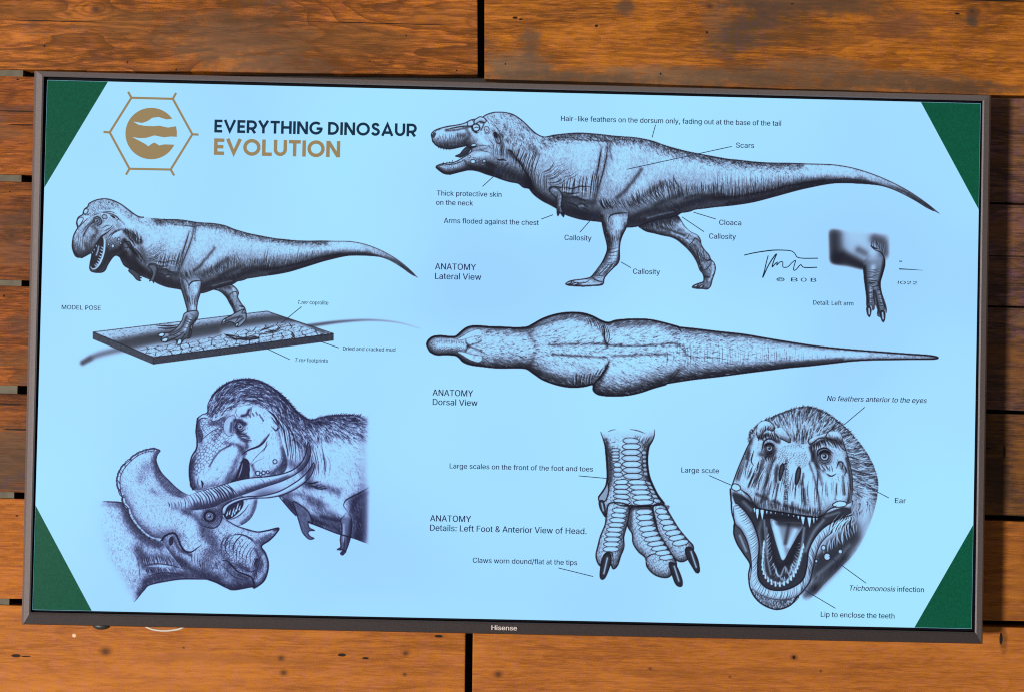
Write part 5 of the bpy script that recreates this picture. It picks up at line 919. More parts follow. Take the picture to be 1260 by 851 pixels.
    # teeth
    def tooth(x,y,dx,dy,w): 
        w *= 1.75; p = S('K %f,%f %f,%f %f,%f %f,%f %f,%f'%(x-w,y-2,x+w,y-2,x+w*.8,y+dy*.5,x+dx,y+dy,x-w*.7,y+dy*.5), True); c.tone(c.mask(p), 1.); c.stroke(np.vstack([p,p[:1]]), .7, .75)
    c.M = None
    for x,y,h,w in ((152,425,20,2),(163,430,38,3.6),(182,432,38,3.6),(200,436,12,2),(216,438,10,1.8),(234,440,8,1.6),(260,444,7,1.5),(284,448,8,1.6),(304,450,9,1.8),(322,452,16,2.4),(340,456,34,4),(365,458,42,4.2),(382,456,32,2.4),(394,455,22,1.8)): tooth(x,y,1,h,w)
    for i,t in enumerate(resample(S('K 190,560 186,610 184,660 200,700 230,722 262,722 295,700 318,660 332,610 342,575'), 24)):
        e = t+np.array([.0,-3.2-1.8*c.R.rand()]); c.stroke(np.array([t,e]), 2.7, -.95, (1,.4)); c.stroke(np.array([t,e])+[1.2,0], .6, .7)
    c.M = None; c.tone(lip, .88); c.M = lip; c.form(lip, .8, (-.1,-.2,1.), 1.)
    c.hatch('K 72,420 100,480 132,560 140,640 138,710 180,765 260,782 325,762 370,700 388,620 410,560 470,505 540,470', 'K 100,410 140,460 168,560 165,640 172,705 210,735 258,742 305,728 350,680 360,600 385,540 440,490 530,452', 90, .8, .5, .04, .6); c.M = None
    p = S('K 90,410 120,440 150,490 170,560 165,640 170,700 205,735 255,742 300,730 340,700 355,650 362,590 385,540 420,500 470,470 530,450'); c.stroke(p, 1.6, .9); c.line('K 70,420 75,480 100,510 125,560 140,640 135,700', 1.8, .9); c.line('K 150,745 200,770 260,780 320,765 365,710 378,660 390,610 410,560 450,520 490,500', 1.5, .85)
    # chin, cheek
    ch = c.mask(S('K 140,735 200,772 260,782 325,765 300,795 240,816 190,800 155,772', True)); c.tone(ch, .34); c.M = ch; c.fur(ch, 220, 'K 200,790,80 280,790,100', 2.4, .9, .7, .4, None, .7); c.M = None
    cl = c.mask(S('K 72,485 100,515 125,565 138,640 110,600 85,560 72,520', True)); c.tone(cl, .32); c.M = cl; c.soft('K 95,530 120,590', 2, -.4); c.M = None
    cr = c.mask(S('K 395,610 415,565 460,525 520,495 550,470 560,520 520,580 460,640 400,690 375,700 385,640', True)); c.V += (.2-c.V)*blur(cr,8)*.9; c.M = blur(cr,5)
    c.soft('K 400,680 460,630 520,570', 4, -.3); c.hatch('K 430,550 500,500 545,480', 'K 425,600 500,560 550,520', 14, 1.4, -.5, .05, 1); c.M = None
    c.hatch('K 490,440 530,450', 'K 440,530 530,520', 12, 1.3, .6, .1, 1); c.hatch('K 480,470 540,460', 'K 440,530 500,520', 10, 1.2, -.6, .1, 1)
    for x,y,r in ((434,612,4),(420,577,2.8),(485,592,2.6),(392,629,1.8)):
        X,Y = raw('K %d,%d'%(x,y))[0]; an = np.linspace(0,6.283,12)[:-1]; e = np.c_[X+r*np.cos(an), Y+r*1.1*np.sin(an)]; c.tone(c.mask(e), .78); c.stroke(np.vstack([e,e[:1]]), 1, .75)
    # outline
    c.line('K 62,345 85,280 110,220 130,175 150,140', 1.4, .85, (1,.3)); c.line('K 58,350 62,400 65,440 75,480 72,520 85,560 110,600 135,640 130,680 135,730 155,770 190,800 240,816 290,800 320,765', 1.8, .95, (1,1)); c.line('K 497,165 510,210 528,280 533,340 528,390', 1.3, .7, (.3,.3)); c.line('K 145,400 175,425 300,447 400,458 440,430 470,415', 2.2, .95, (.4,.4)); c.line('K 98,352 130,375 150,410', 1.6, .9)
    return c
import json
# letter outlines (advance, closed outlines; 500 units to the em)
GLYPHS = r'''{" ":[94,[]],"!":[98,[[34,80,32,254,66,254,64,80],[49,-2,43,-1,38,1,33,4,29,9,27,15,26,20,27,26,29,32,33,37,38,40,43,42,49,43,55,42,60,40,65,37,69,32,71,26,72,20,71,15,69,9,65,4,60,1,55,-1]]],"&":[224,[[98,-3,82,-2,68,1,55,6,44,13,35,21,27,31,21,42,18,54,17,67,18,77,20,86,24,95,29,103,35,110,42,117,51,124,60,132,70,139,108,168,111,170,115,173,118,176,122,180,125,183,127,187,129,192,131,197,131,202,130,210,127,217,123,223,117,227,109,230,101,230,95,230,89,229,84,227,79,224,76,220,73,216,70,211,69,205,68,199,69,193,70,187,73,182,76,176,80,170,84,164,90,157,95,150,102,142,219,0,182,0,86,116,61,146,54,155,48,164,44,172,40,181,38,190,38,199,39,210,41,220,45,229,51,237,58,244,67,249,77,253,88,256,100,257,112,256,123,253,133,249,141,244,148,237,154,230,158,221,161,212,162,202,161,195,160,188,158,181,154,174,150,168,146,162,140,157,134,152,128,146,77,109,68,101,60,94,55,87,51,80,49,73,48,66,49,58,51,50,55,44,59,38,65,33,72,29,79,26,87,24,96,23,106,24,116,26,126,30,135,34,143,41,151,48,157,56,163,65,168,76,172,87,174,99,174,112,204,112,203,97,201,83,198,72,194,62,190,53,185,46,181,40,176,35,173,31,166,23,158,15,147,9,136,3,123,0,111,-3]]],",":[94,[[19,-60,34,36,68,36,42,-60]]],"-":[227,[[168,122,168,94,57,94,57,122]]],".":[94,[[48,-2,42,-1,36,1,31,4,28,9,26,15,25,20,26,27,28,32,31,37,36,40,42,43,48,43,54,43,59,40,64,37,68,32,70,27,71,20,70,15,68,9,64,4,59,1,54,-1]]],"/":[125,[[117,266,36,-38,7,-38,89,266]]],"0":[267,[[133,-3,112,-2,93,4,75,12,59,25,46,40,35,58,27,78,22,101,20,127,22,153,27,176,35,197,46,215,59,230,75,242,93,251,112,256,133,258,155,256,174,251,192,242,208,230,221,215,232,197,240,176,245,153,247,127,245,101,240,78,232,58,221,40,208,25,192,12,174,4,155,-2],[133,26,148,28,162,32,175,38,186,47,196,58,204,72,210,88,214,106,215,127,214,148,210,166,204,182,196,196,186,207,175,216,162,223,148,227,133,228,119,227,105,223,92,216,81,207,71,196,63,182,57,166,53,148,52,127,53,106,57,88,63,72,71,58,81,47,92,38,105,32,119,28]]],"2":[227,[[32,0,32,24,117,114,126,124,134,133,141,141,147,149,152,156,155,163,158,170,160,178,160,186,159,194,157,202,154,209,149,215,143,220,137,224,129,227,121,229,112,230,102,229,94,227,86,224,79,219,74,213,69,207,66,199,64,190,64,181,33,181,34,196,37,209,43,221,51,232,60,241,72,248,84,253,98,257,112,258,127,257,141,254,153,248,164,241,173,233,181,223,186,211,189,199,191,186,190,177,188,168,185,159,181,150,175,140,168,129,159,118,147,105,133,90,76,30,76,28,195,28,195,0]]],":":[94,[[48,-2,42,-1,36,1,31,4,28,9,26,15,25,20,26,27,28,32,31,37,36,40,42,43,48,43,54,43,59,40,64,37,68,32,70,27,71,20,70,15,68,9,64,4,59,1,54,-1],[48,135,42,136,36,138,31,142,28,147,26,152,25,158,26,164,28,170,31,174,36,178,42,180,48,181,54,180,59,178,64,174,68,170,70,164,71,158,70,152,68,147,64,142,59,138,54,136]]],"A":[240,[[8,0,101,254,138,254,231,0,198,0,144,151,140,161,136,173,132,186,127,201,122,219,116,239,123,239,117,219,111,201,106,185,102,172,98,161,95,151,43,0],[55,71,55,99,185,99,185,71]]],"B":[228,[[30,0,30,254,121,254,137,253,152,250,164,245,175,239,184,230,190,221,195,210,198,199,199,187,198,177,197,168,193,160,189,153,184,148,178,143,172,139,165,136,157,133,157,131,166,130,174,127,182,123,189,117,196,110,201,102,205,92,208,81,209,68,208,56,205,44,200,33,193,24,184,16,172,9,158,4,142,1,123,0],[62,29,122,29,140,30,154,34,165,40,172,48,176,58,178,68,177,77,175,85,171,92,166,99,160,104,153,109,144,113,135,115,124,115,62,115],[62,143,119,143,128,143,136,145,144,148,151,152,157,157,162,163,165,170,167,178,168,186,167,197,163,206,156,214,147,221,135,225,120,226,62,226]]],"C":[255,[[134,-3,113,-2,93,4,75,12,59,25,46,40,35,58,27,78,22,101,20,127,22,153,27,176,35,197,46,215,59,230,75,242,93,251,113,256,134,258,146,257,158,255,170,252,181,248,191,242,201,236,210,228,217,219,224,209,229,198,234,187,236,174,204,174,202,183,199,190,195,197,190,204,185,209,179,214,172,218,165,222,158,224,150,226,142,228,134,228,119,227,105,223,92,216,80,207,71,196,62,182,57,166,53,148,52,127,53,107,57,88,63,72,71,59,80,47,92,38,105,32,119,28,134,26,142,27,150,28,158,30,165,33,172,36,179,40,185,45,190,51,195,57,199,64,202,72,204,80,236,80,234,68,229,56,224,45,217,36,210,27,201,19,192,12,181,7,170,2,159,-1,146,-3]]],"D":[251,[[109,0,48,0,48,29,107,29,127,30,144,34,159,40,171,49,182,61,189,75,195,90,198,108,200,128,198,147,195,165,190,180,182,194,172,205,160,214,145,221,129,225,110,226,47,226,47,254,113,254,136,253,157,248,176,239,192,228,206,213,217,196,225,175,229,153,231,128,229,102,224,80,217,59,206,42,192,27,175,15,156,7,134,2],[62,254,62,0,30,0,30,254]]],"E":[209,[[30,0,30,254,186,254,186,226,62,226,62,143,178,143,178,114,62,114,62,29,188,29,188,0]]],"F":[205,[[30,0,30,254,185,254,185,226,62,226,62,139,173,139,173,111,62,111,62,0]]],"G":[260,[[134,-3,113,-2,93,4,75,13,59,25,45,40,35,58,27,78,22,102,20,127,22,153,27,176,35,197,45,215,59,230,74,242,92,251,112,256,132,258,146,257,158,255,170,252,181,247,192,242,202,235,210,227,218,218,225,208,230,198,234,186,237,174,204,174,201,182,198,190,194,197,189,203,184,208,178,213,172,218,165,221,158,224,150,226,141,227,133,228,118,227,104,223,92,216,80,207,70,196,62,182,57,166,53,148,52,127,53,107,57,88,63,72,71,59,81,47,92,38,105,32,119,28,134,26,148,27,161,31,172,36,183,43,191,51,198,62,203,74,206,87,207,101,217,100,141,100,141,128,239,128,239,100,237,80,233,62,225,45,215,31,203,19,188,9,172,2,154,-2]]],"H":[258,[[30,0,30,254,62,254,62,144,196,144,196,254,228,254,228,0,196,0,196,116,62,116,62,0]]],"I":[88,[[28,0,28,254,60,254,60,0]]],"L":[196,[[30,0,30,254,62,254,62,29,181,29,181,0]]],"M":[314,[[30,0,30,254,76,254,157,44,238,254,284,254,284,0,252,0,252,214,171,0,143,0,61,214,61,0]]],"N":[262,[[30,0,30,254,66,254,199,54,199,254,232,254,232,0,196,0,62,202,62,0]]],"O":[267,[[133,-3,112,-2,93,4,75,12,59,25,46,40,35,58,27,78,22,101,20,127,22,153,27,176,35,197,46,215,59,230,75,242,93,251,112,256,133,258,155,256,174,251,192,242,208,230,221,215,232,197,240,176,245,153,247,127,245,101,240,78,232,58,221,40,208,25,192,12,174,4,155,-2],[133,26,148,28,162,32,175,38,186,47,196,58,204,72,210,88,214,106,215,127,214,148,210,166,204,182,196,196,186,207,175,216,162,223,148,227,133,228,119,227,105,223,92,216,81,207,71,196,63,182,57,166,53,148,52,127,53,106,57,88,63,72,71,58,81,47,92,38,105,32,119,28]]],"P":[222,[[30,0,30,254,118,254,136,253,152,250,166,244,178,236,187,226,195,215,200,202,203,189,204,174,203,159,200,145,195,133,187,121,178,112,166,104,152,98,136,94,118,93,55,93,55,121,116,121,129,122,139,124,149,128,156,133,162,139,167,147,170,155,172,164,172,174,172,184,170,193,167,201,162,208,156,214,148,219,139,223,129,225,116,226,62,226,62,0]]],"R":[224,[[30,0,30,254,118,254,136,253,153,250,167,244,178,237,188,227,195,217,200,204,204,191,205,176,204,161,200,148,195,136,188,125,178,116,166,109,152,103,136,100,118,99,48,99,48,128,117,128,129,128,140,130,149,133,156,138,162,143,167,150,170,158,172,167,173,176,172,186,170,194,167,202,162,209,156,215,149,220,140,223,129,225,116,226,62,226,62,0],[177,0,115,115,151,115,214,0]]],"S":[223,[[112,-4,94,-3,78,0,64,5,51,11,41,20,32,30,25,42,21,54,19,68,52,68,54,59,57,51,62,44,68,38,75,33,83,29,92,27,102,25,112,25,123,25,133,27,143,30,151,34,159,40,165,46,169,53,172,61,173,70,172,77,170,84,166,89,161,94,155,99,148,102,140,106,132,108,122,111,92,120,72,126,56,135,43,145,34,156,28,170,26,186,27,200,31,213,37,224,46,234,57,242,69,249,83,254,97,257,114,258,130,257,145,254,158,249,170,242,180,234,189,224,195,213,199,202,200,189,169,189,166,201,160,211,151,219,140,225,127,228,112,229,102,229,92,227,84,224,76,220,70,215,64,209,61,203,58,195,58,188,58,180,61,173,65,167,71,162,78,158,85,154,92,151,99,149,106,147,132,140,140,137,148,135,156,132,164,128,172,124,179,119,186,113,192,106,197,99,201,90,203,80,204,69,203,56,199,43,193,32,185,21,174,13,162,5,147,0,130,-3]]],"T":[224,[[16,226,16,254,208,254,208,226,128,226,128,0,96,0,96,226]]],"U":[259,[[129,-4,110,-3,93,1,77,8,63,17,52,27,42,40,36,54,31,70,30,87,30,254,62,254,62,89,63,77,66,66,70,57,77,48,84,40,94,34,104,29,116,27,129,26,143,27,155,29,165,34,175,40,182,48,188,57,193,66,195,77,196,89,196,254,229,254,229,87,227,70,223,54,216,40,207,27,195,17,182,8,166,1,149,-3]]],"V":[240,[[102,0,8,254,42,254,96,103,99,94,103,82,108,69,113,53,118,35,124,15,117,15,123,36,129,54,133,69,138,82,142,94,145,103,197,254,231,254,139,0]]],"Y":[236,[[102,0,102,104,8,254,46,254,96,172,101,163,107,155,111,146,116,137,120,127,125,115,112,115,116,127,121,137,126,146,130,155,135,164,140,172,191,254,228,254,134,104,134,0]]],"a":[195,[[80,-4,68,-4,57,-1,47,2,38,8,30,14,24,22,19,32,16,42,15,54,16,64,18,73,22,80,26,87,32,92,39,97,46,100,54,103,63,105,71,107,80,109,89,110,117,113,123,114,129,116,133,117,135,120,137,123,138,127,138,128,137,136,136,142,133,148,130,153,125,158,120,161,113,163,106,165,98,165,89,165,82,164,75,161,69,158,63,154,59,150,55,146,52,142,50,137,20,146,26,156,32,165,39,173,48,179,57,184,66,188,77,190,87,192,97,192,104,192,112,191,119,190,128,187,135,184,143,180,150,175,156,168,161,160,165,150,168,139,168,126,168,0,138,0,138,26,136,26,134,21,130,17,126,12,121,8,115,4,108,1,100,-2,90,-4],[85,23,96,23,106,26,114,29,121,34,127,40,132,47,135,54,137,61,138,69,138,95,136,93,133,92,130,91,125,90,121,89,116,88,100,86,88,84,81,83,74,81,67,79,61,77,56,74,52,70,48,65,47,59,46,52,46,46,48,41,51,36,55,32,59,29,65,26,71,24,78,23]]],"b":[212,[[115,-4,104,-3,94,-1,86,2,79,6,74,11,69,16,65,21,62,25,59,29,56,29,56,0,26,0,26,254,57,254,57,160,59,160,62,164,65,168,69,173,73,178,79,182,86,186,94,190,103,192,115,192,130,191,144,187,156,180,168,171,177,160,185,146,191,131,194,113,195,94,194,75,191,58,185,42,177,29,168,17,157,8,144,1,130,-3],[110,23,121,24,131,28,140,33,147,40,153,48,158,58,161,70,163,82,164,95,163,108,161,120,158,131,153,140,147,149,140,156,131,161,121,164,110,165,99,164,89,161,81,156,73,149,67,141,62,131,59,120,57,108,56,95,57,81,59,69,63,58,67,48,73,39,81,32,89,27,99,24]]],"c":[198,[[104,-4,87,-3,72,1,58,8,46,17,36,29,28,43,22,58,18,75,17,94,18,113,22,130,28,146,36,159,46,171,58,180,72,187,87,191,104,192,113,192,122,191,130,189,138,186,146,182,153,178,159,173,165,167,170,161,174,154,178,146,181,138,151,131,150,136,148,140,145,145,142,149,139,152,135,155,131,158,126,161,121,162,116,164,110,165,104,165,92,164,81,161,73,155,65,148,59,139,54,129,51,118,49,106,48,94,49,81,51,70,54,59,59,49,65,40,73,33,81,28,92,24,104,23,110,24,116,24,121,26,126,28,131,30,135,33,139,36,143,40,146,44,148,49,150,54,152,59,181,51,179,43,175,35,171,28,165,22,160,16,153,11,146,6,138,3,130,0,122,-2,113,-4]]],"d":[212,[[98,-4,82,-3,68,1,56,8,44,17,35,29,27,42,22,58,18,75,17,94,18,113,22,131,27,146,35,160,45,171,56,180,69,187,83,191,98,192,109,192,118,190,126,186,133,182,139,178,144,173,147,168,151,164,153,160,155,160,155,254,186,254,186,0,156,0,156,29,153,29,151,25,147,21,143,16,139,11,133,6,126,2,118,-1,109,-3],[102,23,113,24,123,27,132,32,139,39,145,48,150,58,153,69,155,81,156,95,155,108,153,120,150,131,145,141,139,149,132,156,123,161,113,164,102,165,91,164,81,161,72,156,65,149,59,140,54,131,51,120,49,108,48,95,49,82,51,70,54,58,59,48,65,40,73,33,81,28,91,24]]],"e":[202,[[106,-4,88,-3,73,1,58,8,46,17,36,29,28,42,22,58,18,75,17,93,18,112,22,129,28,145,36,159,46,170,58,180,71,187,86,191,103,192,113,192,123,190,133,187,142,183,151,177,160,170,167,162,173,152,179,141,182,128,185,113,186,97,186,85,37,85,37,110,169,110,155,101,154,113,152,124,149,134,144,143,138,151,131,157,123,161,113,164,103,165,92,164,82,161,73,157,66,151,59,143,54,135,51,125,49,116,48,105,48,89,49,75,51,64,55,53,61,44,67,37,76,31,85,26,95,24,106,23,114,23,120,25,127,26,133,29,138,32,143,36,147,41,150,47,153,53,182,45,179,36,174,27,168,20,160,13,151,7,141,2,130,-1,119,-3]]],"f":[127,[[114,190,114,164,3,164,3,190],[40,0,40,216,41,226,44,235,48,243,53,250,60,255,68,259,76,262,85,264,94,265,100,265,106,264,111,263,115,262,119,261,121,260,114,234,107,236,105,237,101,237,97,237,89,236,82,234,77,230,74,225,72,218,71,209,71,0]]],"g":[213,[[103,-75,90,-75,78,-73,67,-70,57,-66,49,-61,41,-55,35,-49,30,-42,25,-35,51,-20,54,-24,57,-29,61,-33,65,-37,71,-41,77,-44,85,-47,93,-48,103,-49,118,-47,130,-44,141,-38,149,-29,154,-17,156,-3,156,34,153,34,150,30,147,26,143,21,139,16,133,12,126,8,118,5,109,3,97,2,83,4,69,7,56,13,45,22,35,32,28,45,22,60,18,77,17,96,18,114,22,131,27,147,35,160,45,171,56,180,69,187,83,191,98,192,109,192,119,190,127,186,134,182,139,178,144,173,148,168,151,164,154,159,157,159,157,190,186,190,186,-4,185,-20,181,-33,175,-45,167,-54,157,-62,145,-68,132,-72,118,-74],[102,30,113,30,123,33,132,38,139,44,145,51,150,61,153,71,156,83,156,96,156,109,153,121,150,132,145,141,139,150,132,156,123,161,114,164,102,165,91,164,81,161,73,156,65,149,59,141,54,131,51,120,49,109,48,96,49,84,51,72,54,61,59,52,65,44,73,38,81,33,91,30]]],"h":[205,[[57,113,57,0,26,0,26,254,57,254,57,144,51,144,58,159,66,172,76,181,87,187,100,191,114,192,126,191,137,189,148,184,157,178,164,170,170,160,175,149,178,135,179,120,179,0,148,0,148,118,147,131,143,143,136,152,128,159,117,163,105,165,96,164,88,162,80,159,74,154,68,148,63,141,60,133,58,124]]],"i":[83,[[26,0,26,190,57,190,57,0],[42,221,36,222,31,224,27,227,23,231,21,236,21,242,21,247,23,252,27,256,31,259,36,261,42,262,47,261,52,259,57,256,60,252,62,247,63,242,62,236,60,231,57,227,52,224,47,222]]],"k":[190,[[55,68,55,106,60,106,142,190,180,190,92,100,89,100],[26,0,26,254,57,254,57,0],[147,0,74,93,96,114,186,0]]],"l":[84,[[26,0,26,262,57,262,57,0]]],"m":[305,[[26,0,26,190,56,190,56,148,54,148,57,157,61,166,66,173,72,179,79,184,86,188,94,191,102,193,110,193,123,192,134,187,144,180,151,171,157,160,160,147,156,147,159,156,163,164,169,172,175,178,182,183,190,187,199,191,208,192,218,193,229,192,239,190,249,186,257,180,264,173,270,164,275,154,278,141,278,128,278,0,248,0,248,127,247,139,243,149,236,156,228,161,219,164,209,165,201,165,194,163,187,160,181,156,177,151,173,145,170,139,168,131,168,124,168,0,137,0,137,130,136,140,132,148,126,156,119,161,110,164,100,165,92,165,85,163,79,160,73,156,67,151,63,145,60,137,58,129,57,119,57,0]]],"n":[205,[[57,113,57,0,26,0,26,190,56,190,56,144,51,144,58,159,66,172,76,181,87,187,100,191,114,192,126,191,137,189,147,184,156,178,164,170,170,160,175,149,178,135,179,120,179,0,148,0,148,118,147,131,143,143,136,152,128,159,117,163,105,165,96,164,88,162,80,159,74,154,68,148,63,141,60,133,58,124]]],"o":[208,[[104,-4,87,-3,72,1,58,8,46,17,36,29,28,43,22,58,18,75,17,94,18,113,22,130,28,146,36,159,46,171,58,180,72,187,87,191,104,192,120,191,136,187,149,180,161,171,171,159,180,146,186,130,189,113,191,94,189,75,186,58,180,43,171,29,161,17,149,8,136,1,120,-3],[104,23,116,24,126,28,135,33,143,40,149,49,154,59,157,70,159,81,160,94,159,106,157,118,154,129,149,139,143,148,135,155,126,161,116,164,104,165,92,164,81,161,73,155,65,148,59,139,54,129,51,118,49,106,48,94,49,81,51,70,54,59,59,49,65,40,73,33,81,28,92,24]]],"p":[212,[[26,-71,26,190,56,190,56,160,59,160,62,164,65,168,69,173,73,178,79,182,86,186,94,190,103,192,115,192,130,191,144,187,156,180,168,171,177,160,185,146,191,131,194,113,195,94,194,75,191,58,185,42,177,29,168,17,157,8,144,1,130,-3,115,-4,104,-3,94,-1,86,2,79,6,74,11,69,16,65,21,62,25,59,29,57,29,57,-71],[110,23,121,24,131,28,140,33,147,40,153,48,158,58,161,70,163,82,164,95,163,108,161,120,158,131,153,140,147,149,140,156,131,161,121,164,110,165,99,164,89,161,81,156,73,149,67,141,62,131,59,120,57,108,56,95,57,81,59,69,63,58,67,48,73,39,81,32,89,27,99,24]]],"r":[130,[[26,0,26,190,56,190,56,160,58,160,62,169,68,177,76,184,85,188,96,191,107,192,115,192,122,192,122,161,115,162,111,163,107,163,103,163,95,162,87,160,80,157,73,153,67,148,63,142,60,135,58,127,57,118,57,0]]],"s":[182,[[91,-4,78,-3,67,-2,56,2,46,6,38,12,31,19,25,27,21,37,18,47,47,53,50,44,55,36,62,30,70,26,80,24,91,23,103,24,113,26,122,31,129,37,133,44,134,51,133,58,131,63,127,68,122,72,115,75,106,78,75,85,59,90,46,96,36,104,29,113,25,124,23,137,24,147,27,157,33,166,39,173,48,180,58,185,69,189,81,191,94,192,106,192,117,190,127,186,136,182,143,176,149,170,155,162,159,154,162,145,134,139,131,146,127,152,121,158,114,163,105,165,94,166,83,165,74,163,65,158,59,153,56,146,54,139,55,132,58,126,62,122,68,118,76,114,86,111,115,105,131,100,143,93,153,86,160,76,164,66,166,53,165,43,161,33,156,24,149,16,140,9,130,3,118,-1,105,-3]]],"t":[114,[[102,190,102,164,3,164,3,190],[32,236,63,236,63,49,64,41,65,35,68,31,72,27,78,26,85,25,93,26,101,27,107,1,103,0,100,-1,96,-1,92,-2,88,-2,84,-2,69,-1,56,4,46,11,38,20,34,32,32,46]]],"u":[205,[[91,-3,79,-2,68,1,57,5,48,12,41,20,35,29,30,41,27,54,26,69,26,190,57,190,57,72,58,58,62,47,68,37,77,31,88,26,100,25,109,26,117,28,125,31,131,36,137,41,142,48,145,57,147,66,148,76,148,190,179,190,179,0,149,0,149,46,154,46,147,30,139,18,129,8,117,2,105,-1]]],"v":[195,[[81,0,9,190,42,190,83,78,87,66,90,55,93,43,97,32,100,21,103,10,92,10,95,21,98,32,101,43,105,55,108,66,112,78,152,190,186,190,113,0]]],"w":[284,[[69,0,11,190,44,190,67,107,70,95,73,82,77,68,80,54,84,38,88,21,82,21,86,37,89,53,93,67,96,81,100,94,103,107,126,190,158,190,181,107,184,95,187,82,191,68,194,53,198,37,201,21,196,21,199,37,203,53,206,68,210,81,213,95,217,107,240,190,272,190,215,0,184,0,159,86,152,112,150,122,148,131,145,140,138,169,145,169,138,140,131,112,129,103,126,94,124,86,99,0]]],"x":[189,[[10,0,86,109,86,86,14,190,50,190,74,153,80,144,85,135,90,127,94,119,99,111,104,103,88,103,93,111,97,119,101,127,106,135,111,144,117,153,141,190,176,190,104,84,104,107,179,0,143,0,115,43,110,51,105,60,100,68,96,76,91,83,86,91,102,91,98,83,93,76,89,68,85,60,80,51,74,43,46,0]]],"y":[195,[[24,-69,31,-43,36,-44,41,-45,47,-45,52,-44,57,-43,61,-41,65,-37,69,-32,72,-26,75,-18,81,-1,9,190,42,190,83,78,87,66,90,55,93,43,96,32,100,21,103,10,92,10,95,21,98,32,101,43,104,55,108,66,112,78,153,190,186,190,102,-29,98,-38,93,-47,88,-54,83,-59,76,-64,70,-68,62,-70,54,-72,46,-73,41,-72,36,-72,32,-72,29,-71,26,-70]]],"©":[318,[[87,127,88,140,91,153,97,164,104,175,113,183,123,191,135,196,147,200,160,201,172,200,183,197,193,193,203,187,211,181,218,173,224,164,228,154,230,143,200,143,197,151,193,158,186,164,178,168,170,171,160,172,152,171,145,169,138,166,132,162,126,156,122,150,118,143,116,135,115,127,116,119,118,112,122,105,126,98,132,93,138,88,145,85,152,83,160,82,170,83,178,86,185,90,191,96,195,103,197,111,227,111,225,101,221,91,216,82,209,73,201,67,192,61,183,57,172,54,160,53,147,54,135,58,123,63,113,71,104,80,97,90,91,102,88,114],[159,-4,141,-3,124,1,108,6,93,14,79,23,66,34,55,47,46,61,38,76,33,93,29,109,28,127,29,145,33,162,38,178,46,193,55,207,66,220,79,231,93,240,108,248,124,254,141,257,159,258,177,257,194,254,210,248,225,240,239,231,252,220,263,207,272,193,280,178,286,162,289,145,290,127,289,109,286,93,280,76,272,61,263,47,252,34,239,23,225,14,210,6,194,1,177,-3],[159,26,173,26,186,29,199,33,210,39,221,47,231,55,240,65,247,76,253,88,257,100,260,113,261,127,260,141,257,154,253,167,247,178,240,189,231,199,221,208,210,215,199,221,186,225,173,228,159,229,145,228,132,225,120,221,108,215,97,208,87,199,79,189,71,178,66,167,61,154,59,141,58,127,59,113,61,100,66,88,71,76,79,65,87,55,97,47,108,39,120,33,132,29,145,26]]]}'''
# ---------------------------------------------------------------- the television
AW, AH = 1.2176, .6849                                  # lit area
N = Nodes('bezel_metal'); g = N.n('TexCoord').outputs['Object']
nz = N.noise(g, 1100, 2); N.surface(N.ramp(nz, [(.3,(.105,.09,.094,1)),(.7,(.18,.155,.16,1))]), .45, .35, .5, nz, .0002); BEZ = N.mat
N = Nodes('lower_trim'); g = N.n('TexCoord').outputs['Object']; nz = N.noise(g, 1100, 2); N.surface(N.ramp(nz, [(.3,(.026,.021,.023,1)),(.7,(.055,.045,.048,1))]), .5, .35, .4); TRIM = N.mat
N = Nodes('panel_border'); N.surface((.003,.003,.006,1), .7, spec=.05); BORD = N.mat
N = Nodes('rear_plastic'); N.surface((.02,.02,.022,1), .5); REAR = N.mat
base = unproj(612, 775, 0)
tv = tag(empty('wall_television', (0, .02, base.z)), 'wide flat television with a thin grey bezel showing a dinosaur anatomy chart', 'television')
T0 = Vector(tv.location)
IN = [unproj(*q, 0) for q in ((54,94.5),(1209,124.5),(1199.5,777),(37.5,752.5))]
OU = [unproj(*q, .012) for q in ((42.5,87.5),(1219.5,117.5),(1209,791.5),(26.5,767.5))]
RI = [i+(o-i)*.18-Vector((0,.0015,0)) for i,o in zip(IN, [unproj(*q, 0) for q in ((45.5,88),(1218.,118.5),(1208,791),(29.5,767))])]   # ridge of the profile
RO = [unproj(*q, .0025) for q in ((45,88),(1217.5,118),(1207.5,790.5),(29,766.5))]
bm = bmesh.new()
rings = [[p+Vector((0,.0065,0)) for p in IN], IN, RI, RO, OU, [p+Vector((0,.02,0)) for p in OU]]
R = [[bm.verts.new(p-T0) for p in ring] for ring in rings]
for a,b in zip(R, R[1:]):
    for i in range(4): j = (i+1)%4; bm.faces.new((a[i],a[j],b[j],b[i]))
bmesh.ops.recalc_face_normals(bm, faces=bm.faces)
if sum(f.normal.y for f in bm.faces) > 0: bmesh.ops.reverse_faces(bm, faces=bm.faces)
for f in bm.faces: f.material_index = 1 if all(any(v in r for r in R[:2]) for v in f.verts) else 2 if all(any(v in (r[2],r[3]) for r in R) for v in f.verts) else 0
bezel = obj('bezel', bm, BEZ, tv); bezel.data.materials.append(BORD); bezel.data.materials.append(TRIM)
z0 = min(p.z for p in OU)-T0.z; z1 = max(p.z for p in OU)-T0.z
obj('back_cover', box((-.6,.012,z0+.012), (.6,.034,z1-.012)), REAR, tv)
obj('wall_bracket', box((-.2,.034,.2), (.2,.0545,.5)), REAR, tv)
bm = bmesh.new(); bmesh.ops.create_uvsphere(bm, u_segments=20, v_segments=10, radius=1)
c = unproj(125, 769, .012)-T0
for v in bm.verts: v.co = Vector((v.co.x*.0115+c.x, v.co.y*.008+c.y, v.co.z*.0052+c.z))
obj('control_button', bm, REAR, tv, True)

